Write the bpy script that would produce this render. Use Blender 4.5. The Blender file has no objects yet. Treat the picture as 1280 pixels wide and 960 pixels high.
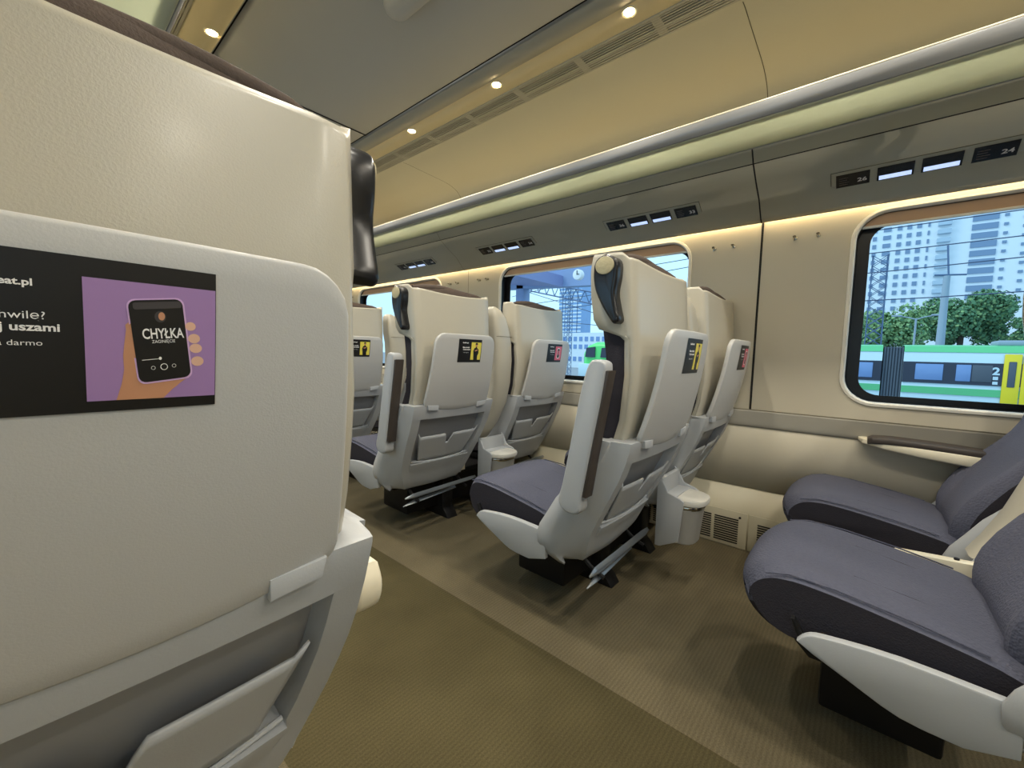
import bpy, bmesh, math, random
from mathutils import Vector, Matrix
random.seed(7)
D = bpy.data
SC = bpy.context.scene
COL = SC.collection

# ------------------------------------------------------------------ camera, sky, exposure
CAM_M = Matrix(((0.650548, 0.041139, -0.75835), (-0.759031, 0.068967, -0.647391), (0.025668, 0.99677, 0.076092)))
FPX = 514.56
cd = D.cameras.new('camera'); cam = D.objects.new('camera', cd); COL.objects.link(cam)
cd.sensor_fit = 'HORIZONTAL'; cd.sensor_width = 36; cd.lens = FPX / 1280 * 36; cd.clip_start = 0.02; cd.clip_end = 1500
_x = Vector((CAM_M[0][0], CAM_M[1][0], CAM_M[2][0])).normalized()
_z = Vector((CAM_M[0][2], CAM_M[1][2], CAM_M[2][2])).normalized()
_y = _z.cross(_x).normalized(); _x = _y.cross(_z)
R3 = Matrix((_x, _y, _z)).transposed()
cam.matrix_world = Matrix.Translation((0, 0, 1)) @ R3.to_4x4()
SC.camera = cam

w = D.worlds.new('sky'); SC.world = w; w.use_nodes = True
bg = w.node_tree.nodes['Background']
bg.inputs[0].default_value = (0.53, 0.80, 1.0, 1); bg.inputs[1].default_value = 1.0
SC.view_settings.view_transform = 'Standard'; SC.view_settings.look = 'None'
SC.view_settings.exposure = 0.60; SC.view_settings.gamma = 1; SC.view_settings.use_curve_mapping = False
LAMP_W = 2.75          # each ceiling downlight, watts
LED_STR = 16.0         # light strip above the windows
RACK_STR = 3.5         # light tube at the back of the luggage rack
SUN_W = 1.0
sd = D.lights.new('sun', 'SUN'); sd.energy = SUN_W; sd.angle = 0.35; sd.color = (1, .97, .9)
sun = D.objects.new('sun', sd); COL.objects.link(sun); sun.rotation_euler = (math.radians(38), 0, math.radians(-150))
sun.location = (0, 0, 60)

def px(u, v):
    d = Vector((u - 640, 480 - v, -FPX)); return (R3 @ d).normalized()
def at(u, v, X):
    """a point in the yard outside, at lateral distance X from the camera"""
    d = px(u, v); return Vector((0, 0, 1)) + d * (X / d.x)

# ------------------------------------------------------------------ materials
def lin(c):
    return tuple((x / 255 / 12.92 if x / 255 <= .04045 else ((x / 255 + .055) / 1.055) ** 2.4) for x in c)
def mat(name, rgb, rough=.5, metal=0, bump=0, scale=60, var=0, varscale=8, spec=.5, emis=None, estr=0, kind='noise', coat=0, stretch=None):
    m = D.materials.new(name); m.use_nodes = True; nt = m.node_tree; b = nt.nodes['Principled BSDF']
    c = lin(rgb) + (1,)
    b.inputs['Base Color'].default_value = c; b.inputs['Roughness'].default_value = rough
    b.inputs['Metallic'].default_value = metal; b.inputs['Specular IOR Level'].default_value = spec
    b.inputs['Coat Weight'].default_value = coat; b.inputs['Coat Roughness'].default_value = .2
    if emis: b.inputs['Emission Color'].default_value = lin(emis) + (1,); b.inputs['Emission Strength'].default_value = estr
    tc = nt.nodes.new('ShaderNodeTexCoord'); out = tc.outputs['Object']
    if stretch:
        mp = nt.nodes.new('ShaderNodeMapping'); mp.inputs['Scale'].default_value = stretch
        nt.links.new(out, mp.inputs[0]); out = mp.outputs[0]
    if var:
        n = nt.nodes.new('ShaderNodeTexNoise'); n.inputs['Scale'].default_value = varscale; n.inputs['Detail'].default_value = 4
        nt.links.new(out, n.inputs['Vector'])
        mx = nt.nodes.new('ShaderNodeMix'); mx.data_type = 'RGBA'
        mx.inputs[6].default_value = tuple(x * (1 - var) for x in c[:3]) + (1,)
        mx.inputs[7].default_value = tuple(min(1, x * (1 + var)) for x in c[:3]) + (1,)
        nt.links.new(n.outputs['Fac'], mx.inputs[0]); nt.links.new(mx.outputs[2], b.inputs['Base Color'])
    if bump:
        if kind == 'noise':
            n = nt.nodes.new('ShaderNodeTexNoise'); n.inputs['Scale'].default_value = scale; n.inputs['Detail'].default_value = 3; o = n.outputs['Fac']
        elif kind == 'voronoi':
            n = nt.nodes.new('ShaderNodeTexVoronoi'); n.inputs['Scale'].default_value = scale; o = n.outputs['Distance']
        else:
            n = nt.nodes.new('ShaderNodeTexWave'); n.bands_direction = kind; n.inputs['Scale'].default_value = scale; n.inputs['Distortion'].default_value = 1.0; n.inputs['Detail'].default_value = 2; o = n.outputs['Fac']
        nt.links.new(out, n.inputs['Vector'])
        bp = nt.nodes.new('ShaderNodeBump'); bp.inputs['Strength'].default_value = bump; bp.inputs['Distance'].default_value = .002
        nt.links.new(o, bp.inputs['Height']); nt.links.new(bp.outputs[0], b.inputs['Normal'])
    return m

M = {}
M['shell'] = mat('seat shell plastic', (178, 173, 158), .36, bump=.16, scale=420, coat=.22)
M['shell2'] = mat('seat lower shell plastic', (172, 175, 178), .42, bump=.10, scale=300)
M['tray'] = mat('tray plastic', (184, 184, 182), .40, bump=.12, scale=500)
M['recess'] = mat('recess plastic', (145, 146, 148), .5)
M['ledge'] = mat('cream moulding', (222, 214, 190), .4)
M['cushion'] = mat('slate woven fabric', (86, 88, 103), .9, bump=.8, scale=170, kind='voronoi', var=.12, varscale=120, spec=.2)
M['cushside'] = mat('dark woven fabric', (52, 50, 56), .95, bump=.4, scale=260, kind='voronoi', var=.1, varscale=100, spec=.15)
M['headfab'] = mat('brown headrest fabric', (84, 74, 68), .95, bump=.5, scale=300, var=.15, varscale=90, spec=.15)
M['pad'] = mat('dark brown vinyl', (62, 55, 50), .55, bump=.1, scale=200)
M['black'] = mat('black plastic', (24, 25, 28), .25, spec=.5)
M['disc'] = mat('cream disc plastic', (176, 166, 132), .45, bump=.9, scale=90)
M['metal'] = mat('brushed aluminium', (150, 156, 162), .35, metal=.8)
M['chrome'] = mat('chrome', (210, 205, 195), .12, metal=1)
M['darkmetal'] = mat('dark steel', (34, 34, 36), .5, metal=.6)
M['wall'] = mat('wall laminate', (190, 182, 162), .42, bump=.05, scale=300)
M['wall_low_lit'] = mat('lower wall lit tone', (222, 213, 190), .5, bump=.05, scale=300)  # lighter tone paints in the stronger light on the lower wall
M['sill_shade'] = mat('wall shaded band', (150, 146, 134), .5)  # darker tone paints in the shade on the band below the windows
M['panel'] = mat('grey bulkhead laminate', (158, 154, 138), .42)
M['beige'] = mat('beige rack liner', (190, 182, 158), .55)
M['ceil'] = mat('ceiling centre panel', (178, 176, 168), .5)
M['strip'] = mat('lamp strip panel', (206, 192, 156), .5)
M['band'] = mat('shaded lamp band', (160, 156, 142), .5)  # greyer tone paints in the weaker light on the cove beside the lamps
M['alu'] = mat('grey aluminium lip', (142, 144, 146), .38, metal=.3)
M['lipedge'] = mat('bright lip edge', (214, 205, 180), .35)
M['glassrack'] = mat('frosted rack tray', (208, 210, 192), .35)
_b = M['glassrack'].node_tree.nodes['Principled BSDF']; _t = M['glassrack'].node_tree.nodes.new('ShaderNodeBsdfTranslucent'); _t.inputs[0].default_value = lin((218, 221, 202)) + (1,)
_m = M['glassrack'].node_tree.nodes.new('ShaderNodeMixShader'); _m.inputs[0].default_value = .6; _o = [n for n in M['glassrack'].node_tree.nodes if n.type == 'OUTPUT_MATERIAL'][0]
M['glassrack'].node_tree.links.new(_b.outputs[0], _m.inputs[1]); M['glassrack'].node_tree.links.new(_t.outputs[0], _m.inputs[2]); M['glassrack'].node_tree.links.new(_m.outputs[0], _o.inputs[0])
M['rackled'] = mat('rack light', (255, 236, 190), .5, emis=(255, 232, 180), estr=RACK_STR)
M['vent'] = mat('vent aluminium', (168, 160, 140), .5, metal=.0)
M['dark'] = mat('dark gap', (22, 20, 18), .8)
M['groove'] = mat('panel groove', (92, 86, 70), .8)
M['rim'] = mat('window rim', (224, 220, 208), .35)
M['rubber'] = mat('black window surround', (10, 10, 12), .3)
M['blind'] = mat('roller blind cloth', (196, 160, 128), .85, bump=.1, scale=300)
M['led'] = mat('warm light strip', (255, 220, 150), .5, emis=(255, 232, 186), estr=LED_STR)
M['lamp'] = mat('downlight lens', (255, 240, 210), .3, emis=(255, 226, 170), estr=60)
M['heater'] = mat('heater housing', (206, 198, 172), .5)
M['slot'] = mat('heater slots', (30, 28, 26), .8)
M['screen'] = mat('black display glass', (14, 11, 12), .22)
M['screen_lit'] = mat('lit reservation strip', (190, 205, 235), .3, emis=(176, 196, 235), estr=.75)
M['digits'] = mat('display lettering', (150, 145, 140), .5, emis=(150, 145, 140), estr=.15)
M['dimtext'] = mat('dim display lettering', (82, 72, 66), .5)
M['pblack'] = mat('poster black', (14, 13, 14), .45)
M['pyellow'] = mat('poster yellow', (226, 212, 84), .5)
M['ppurple'] = mat('poster purple', (158, 124, 176), .5)
M['ppink'] = mat('poster pink', (214, 98, 120), .5)
M['pwhite'] = mat('poster white', (236, 234, 232), .5)
M['pskin'] = mat('poster hand tone', (192, 138, 104), .5)
M['pskin2'] = mat('poster finger tone', (220, 176, 152), .5)
M['pgrey'] = mat('poster phone edge', (206, 170, 214), .5)
M['pdgrey'] = mat('poster phone grey', (62, 58, 60), .5)
M['bag'] = mat('tan canvas', (190, 166, 118), .8, bump=.3, scale=80)
M['lid'] = mat('pale grey lid', (204, 202, 194), .35)
M['binbody'] = mat('grey bin plastic', (160, 158, 152), .4)

def carpet():
    m = D.materials.new('ribbed carpet'); m.use_nodes = True; nt = m.node_tree; b = nt.nodes['Principled BSDF']
    b.inputs['Roughness'].default_value = .95; b.inputs['Specular IOR Level'].default_value = .1
    tc = nt.nodes.new('ShaderNodeTexCoord'); sep = nt.nodes.new('ShaderNodeSeparateXYZ'); nt.links.new(tc.outputs['Object'], sep.inputs[0])
    # the aisle runner is a darker olive than the carpet under the seats
    gt = nt.nodes.new('ShaderNodeMath'); gt.operation = 'GREATER_THAN'; gt.inputs[1].default_value = 1.09
    nt.links.new(sep.outputs['X'], gt.inputs[0])
    lt = nt.nodes.new('ShaderNodeMath'); lt.operation = 'LESS_THAN'; lt.inputs[1].default_value = .36
    nt.links.new(sep.outputs['X'], lt.inputs[0])
    ad = nt.nodes.new('ShaderNodeMath'); ad.operation = 'ADD'; nt.links.new(gt.outputs[0], ad.inputs[0]); nt.links.new(lt.outputs[0], ad.inputs[1])
    mx = nt.nodes.new('ShaderNodeMix'); mx.data_type = 'RGBA'
    mx.inputs[6].default_value = lin((82, 75, 52)) + (1,); mx.inputs[7].default_value = lin((108, 99, 78)) + (1,)
    nt.links.new(ad.outputs[0], mx.inputs[0])
    wv = nt.nodes.new('ShaderNodeTexWave'); wv.bands_direction = 'Y'; wv.inputs['Scale'].default_value = 26; wv.inputs['Distortion'].default_value = .8
    nt.links.new(tc.outputs['Object'], wv.inputs['Vector'])
    no = nt.nodes.new('ShaderNodeTexNoise'); no.inputs['Scale'].default_value = 260; no.inputs['Detail'].default_value = 4
    nt.links.new(tc.outputs['Object'], no.inputs['Vector'])
    n2 = nt.nodes.new('ShaderNodeTexNoise'); n2.inputs['Scale'].default_value = 5; n2.inputs['Detail'].default_value = 5
    nt.links.new(tc.outputs['Object'], n2.inputs['Vector'])
    def mr(src, a, c):
        r = nt.nodes.new('ShaderNodeMapRange'); r.inputs['To Min'].default_value = a; r.inputs['To Max'].default_value = c
        nt.links.new(src, r.inputs['Value']); return r.outputs[0]
    p1 = nt.nodes.new('ShaderNodeMath'); p1.operation = 'MULTIPLY'; nt.links.new(mr(wv.outputs['Fac'], .90, 1.06), p1.inputs[0]); nt.links.new(mr(no.outputs['Fac'], .5, 1.5), p1.inputs[1])
    p2 = nt.nodes.new('ShaderNodeMath'); p2.operation = 'MULTIPLY'; nt.links.new(p1.outputs[0], p2.inputs[0]); nt.links.new(mr(n2.outputs['Fac'], .75, 1.25), p2.inputs[1])
    vm = nt.nodes.new('ShaderNodeVectorMath'); vm.operation = 'SCALE'; nt.links.new(mx.outputs[2], vm.inputs[0]); nt.links.new(p2.outputs[0], vm.inputs['Scale'])
    nt.links.new(vm.outputs[0], b.inputs['Base Color'])
    bp = nt.nodes.new('ShaderNodeBump'); bp.inputs['Strength'].default_value = .5; bp.inputs['Distance'].default_value = .003
    nt.links.new(p1.outputs[0], bp.inputs['Height']); nt.links.new(bp.outputs[0], b.inputs['Normal'])
    return m
M['carpet'] = carpet()
def pane_mat():
    m = D.materials.new('window glass'); m.use_nodes = True; nt = m.node_tree; nt.nodes.clear()
    o = nt.nodes.new('ShaderNodeOutputMaterial'); t = nt.nodes.new('ShaderNodeBsdfTransparent'); g = nt.nodes.new('ShaderNodeBsdfGlossy')
    t.inputs[0].default_value = (.90, .96, 1, 1); g.inputs['Roughness'].default_value = .02
    lw = nt.nodes.new('ShaderNodeLayerWeight'); f = nt.nodes.new('ShaderNodeMath'); f.operation = 'POWER'; nt.links.new(lw.outputs['Facing'], f.inputs[0]); f.inputs[1].default_value = 4.0; lw.inputs[0].default_value = .4; x = nt.nodes.new('ShaderNodeMixShader')
    nt.links.new(f.outputs[0], x.inputs[0]); nt.links.new(t.outputs[0], x.inputs[1]); nt.links.new(g.outputs[0], x.inputs[2]); nt.links.new(x.outputs[0], o.inputs[0])
    return m
M['glass'] = pane_mat()

# ------------------------------------------------------------------ mesh helpers
class MB:
    def __init__(s): s.bm = bmesh.new(); s.mats = []
    def mi(s, m):
        if m not in s.mats: s.mats.append(m)
        return s.mats.index(m)
    def grid(s, rows, m, close=False, smooth=True):
        i = s.mi(m); vs = [[s.bm.verts.new(p) for p in r] for r in rows]
        n = len(rows[0])
        for a, b in zip(vs, vs[1:]):
            for k in range(n if close else n - 1):
                k2 = (k + 1) % n
                try: f = s.bm.faces.new((a[k], a[k2], b[k2], b[k])); f.material_index = i; f.smooth = smooth
                except ValueError: pass
        return vs
    def ngon(s, pts, m, smooth=False):
        f = s.bm.faces.new([s.bm.verts.new(p) for p in pts]); f.material_index = s.mi(m); f.smooth = smooth; return f
    def box(s, lo, hi, m, bev=0, seg=2):
        i = s.mi(m); t = bmesh.new(); bmesh.ops.create_cube(t, size=1)
        for v in t.verts:
            v.co = Vector([(lo[k] + hi[k]) / 2 + v.co[k] * (hi[k] - lo[k]) for k in range(3)])
        if bev: bmesh.ops.bevel(t, geom=t.edges[:], offset=bev, segments=seg, affect='EDGES', profile=.5)
        s.add(t, i, bev > 0); return s
    def add(s, t, i, smooth=False):
        mp = {v: s.bm.verts.new(v.co) for v in t.verts}
        for f in t.faces:
            try: g = s.bm.faces.new([mp[v] for v in f.verts]); g.material_index = i; g.smooth = smooth
            except ValueError: pass
        t.free()
    def prism(s, poly, axis, a, b, m, bev=0, seg=2, smooth=True):
        """poly of 2D points swept along axis (0:x -> poly=(y,z), 1:y -> (x,z), 2:z -> (x,y)) from a to b"""
        i = s.mi(m); t = bmesh.new()
        def P(p, h):
            return {0: (h, p[0], p[1]), 1: (p[0], h, p[1]), 2: (p[0], p[1], h)}[axis]
        v0 = [t.verts.new(P(p, a)) for p in poly]; v1 = [t.verts.new(P(p, b)) for p in poly]; n = len(poly)
        f0 = t.faces.new(v0[::-1]); f1 = t.faces.new(v1)
        for k in range(n): t.faces.new((v0[k], v0[(k + 1) % n], v1[(k + 1) % n], v1[k]))
        bmesh.ops.recalc_face_normals(t, faces=t.faces[:])
        if bev:
            ed = [e for e in t.edges if (f0 in e.link_faces or f1 in e.link_faces)]
            bmesh.ops.bevel(t, geom=ed, offset=bev, segments=seg, affect='EDGES', profile=.5)
        s.add(t, i, smooth and bev > 0); return s
    def tube(s, pts, r, m, n=8, cap=True):
        pts = [Vector(p) for p in pts]; rows = []
        rr = r if isinstance(r, (list, tuple)) else [r] * len(pts)
        for k, p in enumerate(pts):
            d = (pts[min(k + 1, len(pts) - 1)] - pts[max(k - 1, 0)]).normalized()
            up = Vector((0, 0, 1)) if abs(d.z) < .9 else Vector((1, 0, 0))
            a = d.cross(up).normalized(); b = a.cross(d)
            rows.append([p + (a * math.cos(2 * math.pi * j / n) + b * math.sin(2 * math.pi * j / n)) * rr[k] for j in range(n)])
        vs = s.grid(rows, m, close=True)
        if cap:
            i = s.mi(m)
            for e in (vs[0][::-1], vs[-1]):
                f = s.bm.faces.new(e); f.material_index = i
        return s
    def mesh(s, me, m, xf):
        i = s.mi(m); t = bmesh.new(); t.from_mesh(me)
        for v in t.verts: v.co = Vector(xf(v.co))
        s.add(t, i); D.meshes.remove(me); return s
    def build(s, name, parent=None, solid=0, bevel=0, subsurf=0, recalc=True, off=-1, flip=False):
        if recalc: bmesh.ops.recalc_face_normals(s.bm, faces=s.bm.faces[:])
        if flip: bmesh.ops.reverse_faces(s.bm, faces=s.bm.faces[:])
        me = D.meshes.new(name); s.bm.to_mesh(me); s.bm.free()
        for m in s.mats: me.materials.append(M[m])
        me.set_sharp_from_angle(angle=math.radians(44))
        o = D.objects.new(name, me); COL.objects.link(o)
        if parent: o.parent = parent
        if solid:
            q = o.modifiers.new('t', 'SOLIDIFY'); q.thickness = solid; q.offset = off
        if bevel:
            q = o.modifiers.new('b', 'BEVEL'); q.width = bevel; q.segments = 2; q.limit_method = 'ANGLE'; q.angle_limit = math.radians(50)
        if subsurf:
            q = o.modifiers.new('s', 'SUBSURF'); q.levels = subsurf; q.render_levels = subsurf
        return o
def curve_mesh(loops, extrude=0):
    c = D.curves.new('c', 'CURVE'); c.dimensions = '2D'; c.fill_mode = 'BOTH'; c.extrude = extrude
    for l in loops:
        sp = c.splines.new('POLY'); sp.points.add(len(l) - 1)
        for q, p in zip(sp.points, l): q.co = (p[0], p[1], 0, 1)
        sp.use_cyclic_u = True
    o = D.objects.new('c', c); COL.objects.link(o); bpy.context.view_layer.update()
    me = D.meshes.new_from_object(o.evaluated_get(bpy.context.evaluated_depsgraph_get()))
    D.objects.remove(o); D.curves.remove(c); return me
def text_mesh(txt, size=1, align='LEFT', bold=0, extrude=0, sx=1):
    c = D.curves.new('t', 'FONT'); c.body = txt; c.size = size; c.align_x = align; c.offset = bold; c.extrude = extrude; c.resolution_u = 3
    o = D.objects.new('t', c); COL.objects.link(o); bpy.context.view_layer.update()
    me = D.meshes.new_from_object(o.evaluated_get(bpy.context.evaluated_depsgraph_get()))
    D.objects.remove(o); D.curves.remove(c)
    if sx != 1:
        for v in me.vertices: v.co.x *= sx
    return me
def rrect(x0, y0, x1, y1, r, n=6):
    out = []
    for cx, cy, a in ((x1 - r, y1 - r, 0), (x0 + r, y1 - r, 90), (x0 + r, y0 + r, 180), (x1 - r, y0 + r, 270)):
        for k in range(n + 1):
            t = math.radians(a + 90 * k / n); out.append((cx + r * math.cos(t), cy + r * math.sin(t)))
    return out
def interp(tab, z):
    tab = sorted(tab)
    if z <= tab[0][0]: return tab[0][1]
    for (a, va), (b, vb) in zip(tab, tab[1:]):
        if z <= b: return va + (vb - va) * (z - a) / (b - a)
    return tab[-1][1]
def empty(name, loc, label, cat, group=None):
    o = D.objects.new(name, None); COL.objects.link(o); o.location = loc; o.empty_display_size = .1
    o['label'] = label; o['category'] = cat
    if group: o['group'] = group
    return o
def tag(o, label, cat, group=None, kind=None):
    o['label'] = label; o['category'] = cat
    if group: o['group'] = group
    if kind: o['kind'] = kind
    return o
def struct(o): o['kind'] = 'structure'; return o
def copy_tree(o, loc, label, group=None, parent=None):
    c = o.copy(); COL.objects.link(c)
    if parent is None:
        c.location = loc; c['label'] = label
        if group: c['group'] = group
    else: c.parent = parent
    for ch in list(o.children): copy_tree(ch, None, None, None, c)
    return c

# ------------------------------------------------------------------ the carriage shell
Y0, Y1 = -2.6, 7.4
WX = 2.41                     # right wall
CX = 1.04                     # middle of the carriage
LX = 2 * CX - WX
P = 1.065                     # seat row pitch
J0, JP = .434, 2.13           # wall joints
joints = [J0 + JP * k for k in range(-1, 4)]

MB().box((LX - .2, Y0 - .1, -.08), (WX + .25, Y1 + .1, 0), 'carpet').build('floor').__setitem__('kind', 'structure')

def sweep(mb, prof, m, y0=Y0, y1=Y1, ny=1, smooth=True):
    mb.grid([[(x, y0 + (y1 - y0) * k / ny, z) for x, z in prof] for k in range(ny + 1)], m, smooth=smooth)
def smoothed(pts, n=6):
    out = []
    P_ = [Vector((p[0], p[1])) for p in pts]
    for i in range(len(P_) - 1):
        a = P_[max(i - 1, 0)]; b = P_[i]; c = P_[i + 1]; d = P_[min(i + 2, len(P_) - 1)]
        for k in range(n):
            t = k / n
            q = .5 * ((2 * b) + (c - a) * t + (2 * a - 5 * b + 4 * c - d) * t * t + (3 * b - a - 3 * c + d) * t ** 3)
            out.append((q.x, q.y))
    out.append(tuple(P_[-1])); return out

ZC = 2.31
# centre ceiling, a shallow tray between two grooves
mb = MB()
sweep(mb, [(.60, ZC + .012), (.62, ZC), (1.39, ZC), (1.405, ZC + .012)], 'ceil')
sweep(mb, [(.585, ZC + .02), (.585, ZC + .03), (1.42, ZC + .03), (1.42, ZC + .02)], 'dark')
struct(mb.build('ceiling', solid=.004, off=1))
mb = MB()
mb.box((.61, 2.424, ZC - .003), (1.40, 2.432, ZC + .002), 'dark')
mb.box((.61, 2.424 - 2 * JP, ZC - .003), (1.40, 2.432 - 2 * JP, ZC + .002), 'dark')
mb.box((.61, 2.424 + JP, ZC - .003), (1.40, 2.432 + JP, ZC + .002), 'dark')
struct(mb.build('trim_1'))

PANEL = smoothed([(1.742, 2.31), (1.80, 2.316), (1.90, 2.312), (2.02, 2.308), (2.15, 2.302), (2.235, 2.285), (2.29, 2.255), (2.322, 2.20), (2.335, 2.10), (2.335, 1.93)], 4)
BULK = smoothed([(2.052, 1.909), (2.068, 1.903), (2.085, 1.885), (2.105, 1.858)], 4)[:-1] + [(2.105, 1.858), (2.19, 1.80), (2.275, 1.752), (2.345, 1.680), (2.372, 1.668), (2.385, 1.70)]
def mirror(pr, s): return pr if s > 0 else [(2 * CX - x, z) for x, z in pr]
vents = []
for s, side in ((1, 'right'), (-1, 'left')):
    f = (lambda x: x) if s > 0 else (lambda x: 2 * CX - x)
    mb = MB()
    e = 1.42 if s > 0 else .585
    # lamp strip: a shallow cove then a flat band that carries the lamps
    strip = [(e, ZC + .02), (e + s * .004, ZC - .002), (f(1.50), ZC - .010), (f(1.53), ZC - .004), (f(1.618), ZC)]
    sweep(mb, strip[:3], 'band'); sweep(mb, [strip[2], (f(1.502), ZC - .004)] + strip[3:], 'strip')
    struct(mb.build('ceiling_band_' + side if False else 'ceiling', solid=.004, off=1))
    mb = MB(); sweep(mb, mirror(PANEL, s), 'beige'); struct(mb.build('ceiling', solid=.004, off=1))
    # slotted air vent
    v = MB()
    v.box((min(f(1.618), f(1.745)), Y0, ZC + .006), (max(f(1.618), f(1.745)), Y1, ZC + .010), 'dark')
    for k in range(10):
        a = 1.620 + k * .0128; wv_ = (.010, .0060, .0050, .0050, .0060, .0105, .0080, .0070, .0085, .0095)[k]
        v.box((min(f(a), f(a + wv_)), Y0, ZC - .003), (max(f(a), f(a + wv_)), Y1, ZC + .006), 'vent')
    y = Y0 + .1
    while y < Y1:
        v.box((min(f(1.622), f(1.742)), y, ZC - .002), (max(f(1.622), f(1.742)), y + .035, ZC + .010), 'vent'); y += .355
    vo = v.build('air_vent')
    tag(vo, 'long slotted grey air vent in the ceiling ' + ('above the paired seats, between lamps and rack' if s > 0 else 'above the single seats'), 'vent')
    # luggage rack
    rk = empty('luggage_rack', (f(2.0), 2.4, 1.9), 'long luggage rack with pale tray ' + ('above the windows on the paired seat side' if s > 0 else 'high above the single seat in front'), 'luggage rack')
    def loc(pr): return [(x - f(2.0), z - 1.9) for x, z in mirror(pr, s)]
    yy0, yy1 = Y0 - 2.4, Y1 - 2.4
    mb = MB(); sweep(mb, loc([(2.335, 1.935), (2.09, 1.925), (2.062, 1.904)]), 'alu', yy0, yy1)
    sweep(mb, loc([(1.792, 1.886), (1.80, 1.884), (1.93, 1.893), (2.062, 1.904)]), 'glassrack', yy0, yy1); mb.build('tray', rk, solid=.003)
    mb = MB(); sweep(mb, loc(smoothed([(1.80, 1.915), (1.785, 1.940), (1.772, 1.938), (1.770, 1.930), (1.776, 1.905), (1.790, 1.887)], 4)), 'alu', yy0, yy1)
    sweep(mb, loc([(1.7695, 1.934), (1.7695, 1.9405), (1.776, 1.9435)]), 'lipedge', yy0, yy1); mb.build('front_lip', rk, solid=.003)
    mb = MB(); mb.box((min(f(2.30), f(2.325)) - f(2.0), yy0 + .1, .045), (max(f(2.30), f(2.325)) - f(2.0), yy1 - .1, .07), 'rackled'); mb.build('rack_light', rk)
    # bulkhead under the rack
    mb = MB(); sweep(mb, mirror(BULK, s), 'panel'); struct(mb.build('wall_' + side, solid=.004))
    mb = MB()
    for y in range(1):
        pr = mirror([(2.1055, 1.8575), (2.1075, 1.856)], s); sweep(mb, [(pr[0][0] - s * .001, pr[0][1] - .001), (pr[1][0] - s * .001, pr[1][1] - .003)], 'dark')
    struct(mb.build('trim_2', solid=.001))
    # light strip tucked behind the bulkhead edge
    mb = MB(); mb.box((min(f(2.386), f(2.400)), Y0, 1.70), (max(f(2.386), f(2.400)), Y1, 1.712), 'led')
    tag(mb.build('light_strip'), 'warm glowing light strip tucked above the windows ' + ('beside the paired seats' if s > 0 else 'beside the single seats'), 'light')
    mb = MB(); mb.box((min(f(2.334), f(2.46)), Y0, 1.715), (max(f(2.334), f(2.46)), Y1, 1.93), 'panel'); struct(mb.build('wall_' + side))
    # window wall
    holes = []
    wins = []
    for k in range(-1, 3):
        a = J0 + JP * k + .345; b = J0 + JP * k + 1.77
        if a < Y0 + .05: a = Y0 + .1
        holes.append(rrect(a, .815, b, 1.65, .115, 8)); wins.append((a, b))
    me = curve_mesh([[(Y0, .735), (Y1, .735), (Y1, 1.73), (Y0, 1.73)]] + holes, .012)
    mb = MB(); mb.mesh(me, 'wall', lambda c: (f(WX) + s * (.012 + c.z), c.x, c.y)); struct(mb.build('wall_' + side))
    mb = MB()
    lo = smoothed([(WX, .735), (WX - .001, .70), (WX - .002, .668), (WX + .0, .657), (WX + .004, .653)], 4)
    sweep(mb, mirror(lo, s), 'sill_shade'); sweep(mb, mirror([(WX + .004, .653), (WX + .008, .650), (WX + .008, .645), (WX + .006, .33)], s), 'wall_low_lit', smooth=False)
    sweep(mb, mirror([(WX + .0005, .735), (WX - .0005, .7345), (WX - .0005, .7315), (WX + .0005, .731)], s), 'groove')
    struct(mb.build('wall_' + side, solid=.006, off=-1 if s < 0 else -1))
    for n, (a, b) in enumerate(wins):
        wn = D.objects.new('window_%d' % (n + 1 + (4 if s < 0 else 0)), None); COL.objects.link(wn); wn.location = (f(WX), (a + b) / 2, 1.23); wn['kind'] = 'structure'
        oy, oz = (a + b) / 2, 1.23
        R = lambda i, r: rrect(a + i - oy, .815 + i - oz, b - i - oy, 1.65 - i - oz, r, 8)
        # inner rim and reveal
        rows = []
        for ins, dx, r in ((-.012, -.001, .127), (-.010, -.008, .125), (0, -.010, .115), (.005, -.006, .11), (.008, .008, .107)):
            rows.append([(s * dx, p[0], p[1]) for p in R(ins, r)])
        mb = MB(); mb.grid(rows, 'rim', close=True); mb.build('window_rim', wn)
        mb = MB(); mb.grid([[(s * .008, p[0], p[1]) for p in R(.008, .107)], [(s * .056, p[0], p[1]) for p in R(.012, .10)]], 'rubber', close=True); mb.mesh(curve_mesh([R(-.01, .11), [(p[0], p[1]) for p in rrect(a + .020 - oy, .815 + .036 - oz, b - .055 - oy, 1.65 - .05 - oz, .075, 8)]], .003), 'rubber', lambda c: (s * (.058 + c.z), c.x, c.y))
        mb.build('window_seal', wn)
        mb = MB(); mb.box((min(s * .064, s * .068), a + .03 - oy, .84 - oz), (max(s * .064, s * .068), b - .03 - oy, 1.63 - oz), 'glass'); mb.build('pane', wn)
        mb = MB()
        mb.prism([(p[0], p[1]) for p in rrect(a + .012 - oy, 1.594 - oz, b - .012 - oy, 1.644 - oz, .012, 3)], 0, s * .020, s * .026, 'blind', smooth=False)
        mb.box((min(s * .016, s * .030), a + .010 - oy, 1.586 - oz), (max(s * .016, s * .030), b - .010 - oy, 1.596 - oz), 'rim', .002)
        mb.build('blind', wn)
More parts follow.
